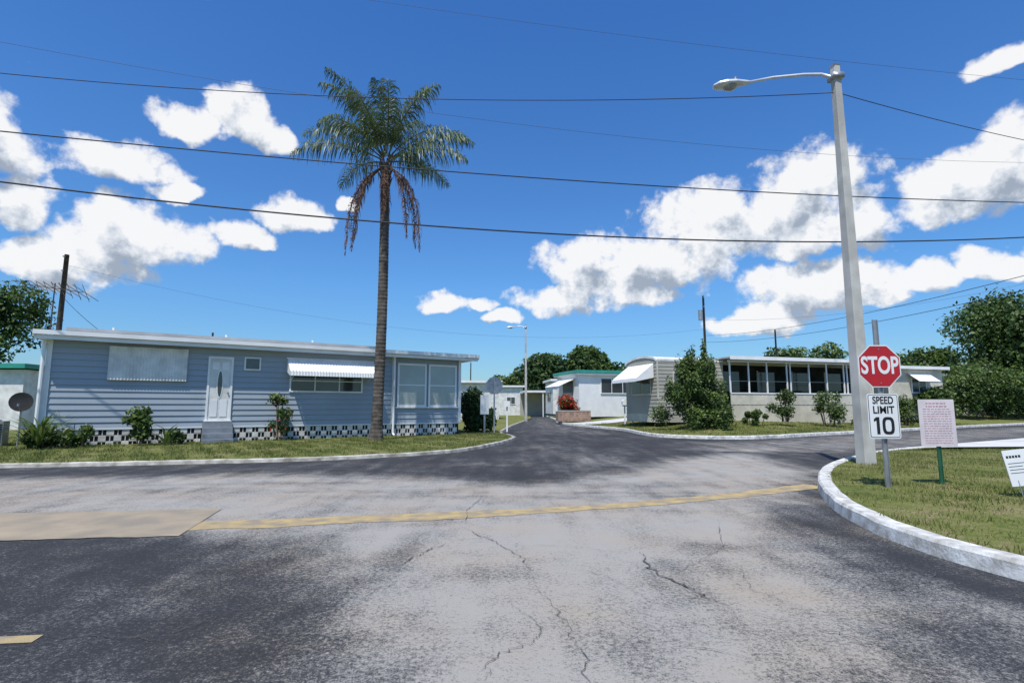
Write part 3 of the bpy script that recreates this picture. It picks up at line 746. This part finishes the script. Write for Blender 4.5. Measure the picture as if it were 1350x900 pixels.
# ------------------------------------------------------------------ white home with teal trim
h3 = empty('mobile_home', (5.4, 43.0, 0), ang2)
b = MB()
b.box(0, 12, 0, 4.8, .5, 3.9, 0)
b.box(-.3, 12.3, -.35, 5.1, 4.02, 4.25, 1); b.box(-.25, 12.25, -.3, 5.05, 3.88, 4.0, 2)
window(b, 1.9, 4.9, 2.35, 3.65, -.01, .07, 3, 1, 2, 3)
window(b, 6, 8, 2.35, 3.5, -.01, .07, 2, 1, 2, 3)
b.box(-.04, -.01, 1.2, 3.4, 2.2, 3.4, 3)
b.box(5.2, 5.95, -.04, -.005, 1.0, 3.2, 2)
b.build('walls', ['white', 'teal', 'white', 'glass'], h3)
b = MB()
for i in range(18):
    ya = .7+3.4*i/18; yb = .7+3.4*(i+1)/18; oa = .03*(i % 2); ob = .03*((i+1) % 2)
    b.quad([(-.03, ya, 3.6+oa), (-.03, yb, 3.6+ob), (-1.5, yb, 2.95+ob), (-1.5, ya, 2.95+oa)], 0)
b.build('awning', ['white'], h3)
b = MB()
b.box(3.45, 5.9, 40.1, 40.4, .2, .95, 0); b.box(3.45, 5.9, 40.08, 40.42, .95, 1.03, 1); b.box(3.45, 3.7, 40.4, 42.4, .2, .95, 0)
b.build('brick_planter', ['brick', 'concrete'])
def simple_home(name, x, y, w, d, ztop, ang, trim='white', wall='whitedirty', z0=.05):
    h = empty(name, (x, y, 0), ang); b = MB()
    b.box(0, w, 0, d, z0, ztop-.3, 0); b.box(-.3, w+.3, -.4, d+.3, ztop-.24, ztop, 1)
    k = max(1, int(w/3))
    for i in range(k): window(b, .8+3*i, 2.1+3*i, 1.6+z0, 2.7+z0, -.01, .07, 2, 1, 2, 3)
    b.box(-.04, -.01, d*.3, d*.7, 1.5+z0, 2.6+z0, 3)
    for i in range(10):
        xa = .6+.17*i; b.quad([(xa, -.02, 2.95+z0), (xa+.17, -.02, 2.95+z0), (xa+.17, -.8, 2.5+z0), (xa, -.8, 2.5+z0)], 2)
    b.build('walls', [wall, trim, 'white', 'glass'], h); return h
simple_home('mobile_home', 4.6, 60, 14, 5, 4.4, .1, z0=.5)
simple_home('mobile_home', -7.6, 78, 9.2, 6, 4.4, .05, z0=.05)
simple_home('mobile_home', -12.2, 52, 11, 5, 3.9, .15, z0=.05)
simple_home('mobile_home', 7, 76, 14, 5, 4.6, .1, z0=.5)
simple_home('mobile_home', -42, 28, 15.6, 5, 3.6, .05, trim='teal')
simple_home('mobile_home', 33, 46, 14, 5, 4.2, .35, z0=.5)
h = empty('carport', (1.6, 69, 0), .1); b = MB()
b.box(0, 5.0, 0, 5, 3.15, 3.4, 0)
for x in (.1, 2.4, 4.8):
    b.box(x, x+.12, .1, .22, 0, 3.15, 0)
b.box(0, 5, 4.8, 4.9, 0, 3.1, 1)
b.build('frame', ['white', 'sidingtan'], h)
b = MB()
def rz3(x, y, o=.03): return (x, y, z_right(x, y)+o)
for i in range(8):
    xa = 4.25+i*.9; xb = xa+.9; s = .28
    b.quad([rz3(xa+.6, 35.2+s*i*.9), rz3(xb+.6, 35.2+s*(i+1)*.9), rz3(xb-.2, 38.6+s*(i+1)*.9), rz3(xa-.2, 38.6+s*i*.9)], 0)
b.build('driveway', ['whiteconc'])

# ------------------------------------------------------------------ street furniture
def text(body, size, loc, mk, parent, xs=1.0, off=0.0, name='lettering', align='CENTER'):
    cu = bpy.data.curves.new(name, 'FONT'); cu.body = body; cu.size = size; cu.align_x = align; cu.align_y = 'CENTER'; cu.offset = off; cu.extrude = .0008
    cu.materials.append(M[mk]); ob = bpy.data.objects.new(name, cu); COL.objects.link(ob)
    ob.rotation_euler = (math.pi/2, 0, 0); ob.location = loc; ob.scale = (xs, 1, 1); ob.parent = parent
    return ob
def plate_oct(b, r, y, zc, mi, th=.003):
    R = r/math.cos(math.pi/8); pts = [(R*math.cos(math.pi/8+i*math.pi/4), R*math.sin(math.pi/8+i*math.pi/4)) for i in range(8)]
    b.quad([(x, y, zc+z) for x, z in pts], mi); b.quad([(x, y+th, zc+z) for x, z in reversed(pts)], 2)
    for i in range(8):
        (xa, za), (xb, zb_) = pts[i], pts[(i+1) % 8]; b.quad([(xa, y, zc+za), (xb, y, zc+zb_), (xb, y+th, zc+zb_), (xa, y+th, zc+za)], 2)
def stop_post(name, x, y, zg, zc, r, top, rzang):
    e = empty(name, (x, y, zg), rzang); b = MB()
    b.box(-.028, .028, .0, .008, 0, top, 0); b.box(-.036, -.028, -.022, .008, 0, top, 0); b.box(.028, .036, -.022, .008, 0, top, 0)
    b.build('post', ['galv'], e)
    b = MB(); plate_oct(b, r, -.030, zc, 1); plate_oct(b, r*.945, -.0335, zc, 0, .001); b.build('octagon_plate', ['red', 'signwhite', 'galv'], e)
    text('STOP', r*1.12, (0, -.0365, zc), 'signwhite', e, .66, .010)
    b = MB()
    for z in (zc-r*.8, zc+r*.8): b.tube([(0, -.030, z), (0, -.040, z)], .009, 8, 0)
    b.build('bolts', ['galv'], e)
    return e
zi = float(rise_island(np.array([[5.47, 7.92]]))[0])
e = stop_post('stop_sign', 5.47, 7.92, zi, 1.9-zi, .315, 2.6-zi, 0.0)
s = empty('speed_limit_sign', (5.47, 7.92, 0), 0); b = MB()
def rrect(w, h, r, n=5):
    out = []
    for cx, cz, a0 in ((w/2-r, h/2-r, 0), (-w/2+r, h/2-r, 90), (-w/2+r, -h/2+r, 180), (w/2-r, -h/2+r, 270)):
        for i in range(n+1):
            a = math.radians(a0+90*i/n); out.append((cx+r*math.cos(a), cz+r*math.sin(a)))
    return out
def plate(b, w, h, zc, y, mi, r=.03, back=None):
    p = rrect(w, h, r); b.quad([(x, y, zc+z) for x, z in p], mi)
    if back is not None:
        b.quad([(x, y+.003, zc+z) for x, z in reversed(p)], back)
zc = 1.165
plate(b, .465, .655, zc, -.034, 0, .035, 2); plate(b, .435, .625, zc, -.0355, 1, .028); plate(b, .417, .607, zc, -.0370, 0, .022)
b.build('plate', ['signwhite', 'black', 'galv'], s)
text('SPEED', .150, (0, -.039, zc+.225), 'black', s, .76, .0035)
text('LIMIT', .150, (0, -.039, zc+.085), 'black', s, .90, .0035)
b = MB()
b.box(-.118, -.072, -.0388, -.0372, zc-.265, zc-.015, 0)
b.quad([(-.118, -.0388, zc-.015), (-.118, -.0388, zc-.065), (-.155, -.0388, zc-.085), (-.155, -.0388, zc-.045)], 0)
n = 32; cx0, hw, hh_, st_ = .055, .088, .127, .044
for i in range(n):
    def pt(a, w_, h_):
        c, s_ = math.cos(a), math.sin(a); ex = .62
        return (cx0+math.copysign(abs(c)**ex, c)*w_, -.0388, zc-.140+math.copysign(abs(s_)**ex, s_)*h_)
    a0_, a1_ = 2*math.pi*i/n, 2*math.pi*(i+1)/n
    b.quad([pt(a0_, hw, hh_), pt(a1_, hw, hh_), pt(a1_, hw-st_, hh_-st_*.95), pt(a0_, hw-st_, hh_-st_*.95)], 0)
b.build('numerals', ['black'], s)
s = empty('notice_sign', (6.42, 8.12, 0), -.04); b = MB()
zi2 = float(rise_island(np.array([[6.4, 8.12]]))[0])
b.box(-.02, .02, 0, .012, zi2-.02, 1.2, 2); b.box(-.028, -.02, -.012, .012, zi2-.02, 1.2, 2); b.box(.02, .028, -.012, .012, zi2-.02, 1.2, 2)
plate(b, .53, .70, 1.06, -.02, 0, .012, 1)
b.build('plate', ['fadedpanel', 'galv', 'postgreen'], s)
b = MB(); r = random.Random(3)
z = 1.36
for row in range(17):
    hh = .016 if row in (0, 1) else .007
    x = -.20 if row > 1 else -.15
    while x < (.2 if row > 1 else .15):
        w = r.uniform(.02, .06); b.box(x, min(x+w, .21), -.0225, -.0210, z-hh, z, 0); x += w+.014
    z -= .036 if row > 1 else .045
b.build('faded_print', ['faded'], s)
s = empty('yard_sign', (6.70, 6.85, 0), -.15); s.rotation_euler = (math.radians(-6), math.radians(-7), -.15); b = MB()
b.box(-.30, .30, -.004, .004, .33, .78, 0); b.box(-.22, -.21, -.006, .006, .1, .4, 1); b.box(.21, .22, -.006, .006, .1, .4, 1)
b.build('panel', ['signwhite', 'galv'], s)
b = MB()
for i in range(5): b.box(-.27+.035*i, -.245+.035*i, -.0062, -.0045, .68, .71, 0)
for i in range(4): b.box(-.27, -.08-.03*(i % 2), -.0062, -.0045, .61-.04*i, .616-.04*i, 0)
b.box(-.02, .26, -.0062, -.0045, .38, .62, 1)
b.build('print', ['black', 'curtain'], s)

def lamp(name, x, y, zg, H, az, arm, r0, r1):
    e = empty(name, (x, y, zg)); b = MB()
    b.tube([(0, 0, -.1), (0, 0, H*.5), (0, 0, H)], [r0, (r0+r1)/2, r1], 4, 0, rot=math.pi/4+.15); ob = b.build('pole', ['poleconc'], e, bevel=.015)
    b = MB(); dx, dy = math.cos(az), math.sin(az)
    z0 = H-.28
    P_ = [(dx*r1*.5, dy*r1*.5, z0), (dx*.3, dy*.3, z0+.10), (dx*arm*.35, dy*arm*.35, z0+.13), (dx*arm*.7, dy*arm*.7, z0+.12), (dx*arm, dy*arm, z0+.05)]
    b.tube(P_, [.042, .04, .036, .032, .03], 10, 0)
    b.box(-r1-.02, r1+.02, -r1-.02, r1+.02, z0-.06, z0+.06, 1)
    b.build('arm', ['alu', 'galv'], e, True)
    b = MB(); rows = []
    for t, w, hu, hd in ((0, .05, .04, .04), (.12, .08, .07, .05), (.3, .14, .10, .06), (.5, .17, .11, .07), (.68, .15, .09, .06), (.8, .07, .04, .03)):
        ring = []
        for k in range(12):
            a = 2*math.pi*k/12; c = math.cos(a)*w; s_ = math.sin(a); zz = s_*(hu if s_ > 0 else hd)
            q = Vector((dx*(arm-.05+t)-dy*c, dy*(arm-.05+t)+dx*c, z0+.05-t*.05+zz)); ring.append(tuple(q))
        rows.append(ring)
    for i in range(len(rows)-1):
        for k in range(12): b.quad([rows[i][k], rows[i][(k+1) % 12], rows[i+1][(k+1) % 12], rows[i+1][k]], 0)
    b.quad(rows[0], 0); b.quad(rows[-1][::-1], 0)
    b.build('lamp_head', ['alu'], e, True)
    b = MB()
    cx = arm+.38
    b.v.append((dx*cx, dy*cx, z0-.10))
    for rr, zz in ((.06, -.095), (.11, -.07), (.135, -.02)):
        for k in range(12):
            a = 2*math.pi*k/12; u_ = math.cos(a)*rr*1.25; w_ = math.sin(a)*rr
            b.v.append((dx*(cx+u_)-dy*w_, dy*(cx+u_)+dx*w_, z0+zz))
    for k in range(12): b.f.append((0, 1+k, 1+(k+1) % 12)); b.m.append(0)
    for j in range(2):
        for k in range(12): b.f.append((1+j*12+k, 1+(j+1)*12+k, 1+(j+1)*12+(k+1) % 12, 1+j*12+(k+1) % 12)); b.m.append(0)
    b.build('lens', ['lens'], e, True)
    b = MB(); b.tube([(dx*(arm+.25), dy*(arm+.25), z0+.1), (dx*(arm+.25), dy*(arm+.25), z0+.2)], .035, 8, 0); b.build('photocell', ['galv'], e)
    return e
lamp('street_lamp', 7.3, 11.16, .12, 8.82, math.radians(172), 1.9, .19, .105)
lamp('street_lamp', 1.25, 48.0, .05, 8.7, math.radians(180), 1.0, .15, .09)
stop_post('stop_sign', -.85, 25.6, .05, 2.25, .40, 2.75, math.radians(188))
b = MB(); b.box(-1.32, -1.24, 25.0, 25.06, .05, 1.1, 0); b.box(-1.48, -1.08, 24.97, 25.0, .95, 1.85, 1); b.build('marker_sign', ['galv', 'alu'])
b = MB(); b.box(-.30, -.22, 28.0, 28.08, 0, 1.6, 0); b.box(-.42, -.1, 27.9, 28.3, 1.3, 1.6, 0); b.build('mailbox', ['white'])
e = empty('mailbox', (7.3, 33.5, z_right(7.3, 33.5))); b = MB()
b.box(-.28, -.2, 0, .08, 0, 1.15, 0); b.box(.2, .28, 0, .08, 0, 1.15, 0); b.box(-.5, .5, -.02, .1, 1.1, 1.18, 0); b.build('stand', ['white'], e)
b = MB()
for x in (-.4, .06):
    pr = [(x, 1.19), (x, 1.4)] + [(x+.15-.15*math.cos(math.pi*i/6), 1.4+.12*math.sin(math.pi*i/6)) for i in range(1, 6)] + [(x+.3, 1.4), (x+.3, 1.19)]
    for i in range(len(pr)):
        a, c = pr[i], pr[(i+1) % len(pr)]; b.quad([(a[0], -.25, a[1]), (c[0], -.25, c[1]), (c[0], .25, c[1]), (a[0], .25, a[1])], 0)
    b.quad([(p_[0], -.25, p_[1]) for p_ in pr], 0); b.quad([(p_[0], .25, p_[1]) for p_ in pr][::-1], 0)
b.build('boxes', ['white'], e)

def upole(name, x, y, H, r=.14, trans=False):
    e = empty(name, (x, y, 0)); b = MB(); b.tube([(0, 0, 0), (0, 0, H*.5), (.02, 0, H)], [r, r*.85, r*.7], 10); b.build('pole', ['wood'], e, True)
    b = MB()
    for z in (H-.15, H-1.0): b.tube([(0, -.1, z), (0, -.22, z)], .05, 8, 1)
    if trans:
        b.tube([(-.3, -.05, H-2.2), (-.3, -.05, H-1.3)], .2, 12, 1)
    b.build('hardware', ['wood', 'galv'], e, False)
    return e
upole('utility_pole', -26.3, 30.5, 10.2, .17)
upole('utility_pole', 17.2, 47, 11.2, .13, True)
upole('utility_pole', 31, 62, 10.3, .13)
upole('utility_pole', -33, 58, 9.4, .13)
upole('utility_pole', -7.4, 95, 9.2, .13)
b = MB()
b.tube([(-24.6, 28.0, 3.0), (-24.6, 28.0, 7.9)], .03, 6)
b.tube([(-26.4, 28.2, 7.9), (-22.9, 27.8, 7.35)], .022, 6)
for i in range(9):
    t = i/8; x = -26.4+3.5*t; z = 7.9-.55*t; l = .35+.45*t
    b.tube([(x-.1*l, 28-l, z+.35*l), (x+.1*l, 28+l, z-.35*l)], .015, 5)
    b.tube([(x-.5*l*.6, 28, z+.6*l), (x+.5*l*.6, 28, z-.6*l)], .015, 5)
b.build('tv_antenna', ['wood'])
def wire(name, p0, p1, sag, r, mk, t0=-.5, t1=1.5):
    b = MB(); n = 60; P_ = []
    for i in range(n+1):
        t = t0+(t1-t0)*i/n
        P_.append((p0[0]+(p1[0]-p0[0])*t, p0[1]+(p1[1]-p0[1])*t, p0[2]+(p1[2]-p0[2])*t-4*sag*t*(1-t)))
    b.tube(P_, r, 6); return b.build(name, [mk], None, True)
wire('overhead_cable', (-14.1, 14, 7.45), (19.9, 20, 7.83), .75, .024, 'wire')
wire('overhead_cable', (-14.3, 14, 8.93), (20.06, 20, 9.24), .33, .018, 'wire')
wire('overhead_cable', (-11.4, 11, 8.66), (7.3, 11.16, 8.30), .38, .009, 'wire', -.8, 1.0)
wire('overhead_cable', (7.3, 11.16, 8.30), (14.3, 14, 8.66), .05, .009, 'wire', 0, 2.2)
wire('overhead_cable', (-16.7, 16, 13.1), (24.3, 24, 12.8), .9, .006, 'wirethin')
wire('overhead_cable', (-5.8, 20, 17.9), (22.7, 22, 15.7), .2, .006, 'wirethin', -.6, 1.6)
wire('overhead_cable', (17.2, 47, 7.6), (19.7, 20, 6.3), .5, .013, 'wire', 0, 1.5)
wire('overhead_cable', (17.2, 47, 7.0), (19.7, 20, 5.75), .5, .013, 'wire', 0, 1.5)
wire('overhead_cable', (17.2, 47, 9.0), (30, 38, 8.8), .4, .008, 'wirethin', 0, 2)
wire('overhead_cable', (-26.3, 30.5, 7.7), (-17.5, 24.0, 3.9), .2, .012, 'wire', 0, 1.0)
wire('overhead_cable', (-26.3, 30.5, 9.6), (17.2, 47, 8.2), 2.2, .006, 'wirethin', 0, 1.0)

e = empty('air_conditioner', (-16.5, 16.9, .05), ang1); b = MB()
b.box(-.45, .45, -.4, .4, 0, .8, 0)
for i in range(9): b.box(-.42, .42, -.415, -.401, .08+.075*i, .115+.075*i, 1)
b.tube([(0, 0, .8), (0, 0, .83)], .32, 16, 1)
b.build('housing', ['ac', 'void'], e, bevel=.01)
e = empty('satellite_dish', (-15.5, 16.9, .05), ang1); b = MB(); b.tube([(0, 0, 0), (0, 0, 1.25)], .025, 8, 0)
rows = []
for j in range(6):
    rr = .30*j/5; rows.append([(rr*math.cos(2*math.pi*k/18), -.08-.35*rr*rr, 1.4+rr*math.sin(2*math.pi*k/18)) for k in range(18)])
for j in range(5):
    for k in range(18): b.quad([rows[j][k], rows[j][(k+1) % 18], rows[j+1][(k+1) % 18], rows[j+1][k]], 1)
b.tube([(0, -.08, 1.12), (0, -.45, 1.3)], .012, 6, 0); b.tube([(0, -.45, 1.27), (0, -.45, 1.35)], .03, 8, 0)
b.build('dish', ['galv', 'dark'], e)

# ------------------------------------------------------------------ camera
cam = bpy.data.cameras.new('camera'); co = bpy.data.objects.new('camera', cam); COL.objects.link(co)
co.location = (0, 0, 1.3); co.rotation_euler = (math.radians(97), 0, 0)
cam.sensor_width = 36; cam.lens = 36*700/1350; cam.clip_end = 3000; cam.clip_start = .05
scene.camera = co

# ------------------------------------------------------------------ light
to_sun_az = math.atan2(-.30, -.9)
elev = math.radians(64)
ts = Vector((math.sin(to_sun_az)*math.cos(elev), math.cos(to_sun_az)*math.cos(elev), math.sin(elev)))
sl_ = bpy.data.lights.new('sun', 'SUN'); sl_.energy = 5.0; sl_.angle = math.radians(.5); sl_.color = (1, .96, .89)
so = bpy.data.objects.new('sun', sl_); COL.objects.link(so); so.rotation_euler = ts.to_track_quat('Z', 'Y').to_euler()

w = bpy.data.worlds.new('World'); scene.world = w; w.use_nodes = True
nt = w.node_tree; Lk = nt.links
for n_ in list(nt.nodes): nt.nodes.remove(n_)
STR = .1
out = nn(nt, 'ShaderNodeOutputWorld'); bg = nn(nt, 'ShaderNodeBackground'); bg.inputs['Strength'].default_value = STR
sky = nn(nt, 'ShaderNodeTexSky', sky_type='NISHITA'); sky.sun_disc = False; sky.sun_elevation = elev; sky.sun_rotation = to_sun_az % (2*math.pi)
sky.air_density = 1.0; sky.dust_density = .6; sky.ozone_density = 2.0
tc = nn(nt, 'ShaderNodeTexCoord')
sx = nn(nt, 'ShaderNodeSeparateXYZ'); Lk.new(tc.outputs['Generated'], sx.inputs[0])
tr_ = nn(nt, 'ShaderNodeValToRGB'); q_ = tr_.color_ramp.elements
q_[0].position = 0.0; q_[0].color = (.70, .97, 1.18, 1); q_[1].position = .62; q_[1].color = (.50, 1.08, 1.80, 1)
x_ = q_.new(.22); x_.color = (.64, 1.14, 1.60, 1)
Lk.new(sx.outputs[2], tr_.inputs['Fac'])
tint = nn(nt, 'ShaderNodeMixRGB', blend_type='MULTIPLY'); tint.inputs[0].default_value = 1
Lk.new(sky.outputs[0], tint.inputs[1]); Lk.new(tr_.outputs[0], tint.inputs[2])
CL = [(-46, 20.5, 2.8, 3.8), (-28.6, 26.6, 3.4, 2.4), (-32.6, 24.9, 2.8, 1.8), (-25.6, 25.6, 2.4, 1.6), (-38.5, 20.4, 5.2, 2.3), (-33.5, 18.8, 2.4, 1.2), (-44.9, 15.8, 2.6, 2.2),
      (-36.6, 14.2, 5.4, 3.4), (-41.5, 11.4, 6.6, 2.3), (-23.6, 18.4, 3.8, 2.1), (-27.2, 15.7, 2.8, 1.6), (-17.9, 20.8, 1.4, 1.1), (-7, 11, 2.8, 1.5), (-3.4, 11.1, 1.9, 1.0), (-.8, 9.6, 2.0, 1.0),
      (30.8, 21.4, 5.2, 3.6), (20.6, 18.0, 7.2, 4.2), (27.2, 17.2, 7.4, 4.0), (8.7, 14.4, 6.2, 3.8), (16.7, 14.6, 7.4, 4.2), (5.0, 11.3, 5.2, 2.5), (12.7, 11.6, 6.2, 2.2), (29.3, 10.8, 6.2, 2.8), (25.5, 8.4, 5.0, 1.8), (34, 9.4, 3.6, 1.7), (33, 15.6, 3.6, 2.6),
      (41.5, 17.0, 4.6, 3.3), (45.8, 18.4, 4.6, 3.8), (38.2, 10.7, 3.4, 1.6), (42.7, 10.9, 2.4, 1.6), (47.2, 11.5, 2.4, 2.0), (45.2, 26.0, 3.0, 1.3),
      (58, 14, 7, 4), (-58, 17, 7, 5), (90, 20, 12, 6), (-95, 18, 12, 6), (175, 17, 12, 6)]
grp = bpy.data.node_groups.new('cumulus_field', 'ShaderNodeTree')
grp.interface.new_socket('Vector', in_out='INPUT', socket_type='NodeSocketVector'); grp.interface.new_socket('Density', in_out='OUTPUT', socket_type='NodeSocketFloat')
gi = grp.nodes.new('NodeGroupInput'); go = grp.nodes.new('NodeGroupOutput'); GL = grp.links
def gm(op, a, b_=None, c=None):
    n_ = grp.nodes.new('ShaderNodeMath'); n_.operation = op
    for i, x in enumerate((a, b_, c)):
        if x is None: continue
        if isinstance(x, (int, float)): n_.inputs[i].default_value = x
        else: GL.new(x, n_.inputs[i])
    return n_.outputs[0]
def gn(scale, detail, rough=.5, dist=0):
    n_ = grp.nodes.new('ShaderNodeTexNoise'); n_.inputs['Scale'].default_value = scale; n_.inputs['Detail'].default_value = detail; n_.inputs['Roughness'].default_value = rough; n_.inputs['Distortion'].default_value = dist
    GL.new(gi.outputs[0], n_.inputs['Vector']); return n_
wn = gn(11, 4)
v1 = grp.nodes.new('ShaderNodeVectorMath'); v1.operation = 'SUBTRACT'; v1.inputs[1].default_value = (.5, .5, .5); GL.new(wn.outputs['Color'], v1.inputs[0])
v2 = grp.nodes.new('ShaderNodeVectorMath'); v2.operation = 'MULTIPLY_ADD'; v2.inputs[1].default_value = (.12, .12, .07); GL.new(v1.outputs[0], v2.inputs[0]); GL.new(gi.outputs[0], v2.inputs[2])
v3 = grp.nodes.new('ShaderNodeVectorMath'); v3.operation = 'NORMALIZE'; GL.new(v2.outputs[0], v3.inputs[0])
sp = grp.nodes.new('ShaderNodeSeparateXYZ'); GL.new(v3.outputs[0], sp.inputs[0])
az = gm('MULTIPLY', gm('ARCTAN2', sp.outputs[0], sp.outputs[1]), 57.2958)
el = gm('MULTIPLY', gm('ARCSINE', sp.outputs[2]), 57.2958)
mx = None
for (a, e_, ra, re) in CL:
    dx = gm('MULTIPLY_ADD', az, 1/ra, -a/ra); dy = gm('MULTIPLY_ADD', el, 1/re, -e_/re)
    dy = gm('MAXIMUM', dy, gm('MULTIPLY', dy, -1.55))
    d2 = gm('MULTIPLY_ADD', dx, dx, gm('MULTIPLY', dy, dy))
    mx = d2 if mx is None else gm('MINIMUM', mx, d2)
mx = gm('MAXIMUM', gm('SUBTRACT', 1.0, mx), -1.1)
n1 = gn(17, 10, .60)
f = gm('MULTIPLY_ADD', mx, 1.2, .28)
f = gm('ADD', f, gm('MULTIPLY', gm('SUBTRACT', n1.outputs['Fac'], .5), 4.4))
GL.new(f, go.inputs[0])
g1 = nn(nt, 'ShaderNodeGroup'); g1.node_tree = grp; Lk.new(tc.outputs['Generated'], g1.inputs[0])
va = nn(nt, 'ShaderNodeVectorMath', operation='ADD'); va.inputs[1].default_value = (-.012, 0, .036); Lk.new(tc.outputs['Generated'], va.inputs[0])
g2 = nn(nt, 'ShaderNodeGroup'); g2.node_tree = grp; Lk.new(va.outputs[0], g2.inputs[0])
def wr(src, a, b_):
    n_ = nn(nt, 'ShaderNodeMapRange'); n_.interpolation_type = 'SMOOTHSTEP'; n_.inputs['From Min'].default_value = a; n_.inputs['From Max'].default_value = b_; Lk.new(src, n_.inputs['Value']); return n_.outputs[0]
alpha = wr(g1.outputs[0], -.1, .85)
def wm_(op, a, b_):
    n_ = nn(nt, 'ShaderNodeMath', operation=op)
    for i, x in enumerate((a, b_)):
        if isinstance(x, (int, float)): n_.inputs[i].default_value = x
        else: Lk.new(x, n_.inputs[i])
    return n_.outputs[0]
sh1 = wr(wm_('SUBTRACT', g2.outputs[0], g1.outputs[0]), -1.0, 1.2)
sh2 = wr(g2.outputs[0], .1, 1.9)
shade = wm_('ADD', wm_('MULTIPLY', sh1, .45), wm_('MULTIPLY', sh2, .55))
cr = nn(nt, 'ShaderNodeValToRGB'); e_ = cr.color_ramp.elements
k = 1/STR
e_[0].position = .32; e_[0].color = (.95*k, .95*k, .96*k, 1); e_[1].position = .90; e_[1].color = (.36*k, .42*k, .51*k, 1)
x_ = e_.new(.58); x_.color = (.70*k, .75*k, .82*k, 1)
Lk.new(shade, cr.inputs['Fac'])
mixc = nn(nt, 'ShaderNodeMixRGB'); Lk.new(wm_('MULTIPLY', alpha, .97), mixc.inputs[0]); Lk.new(tint.outputs[0], mixc.inputs[1]); Lk.new(cr.outputs[0], mixc.inputs[2])
Lk.new(mixc.outputs[0], bg.inputs['Color']); Lk.new(bg.outputs[0], out.inputs['Surface'])
try:
    w.cycles.sampling_method = 'NONE'
except Exception: pass

scene.view_settings.view_transform = 'Standard'; scene.view_settings.look = 'None'; scene.view_settings.exposure = 0
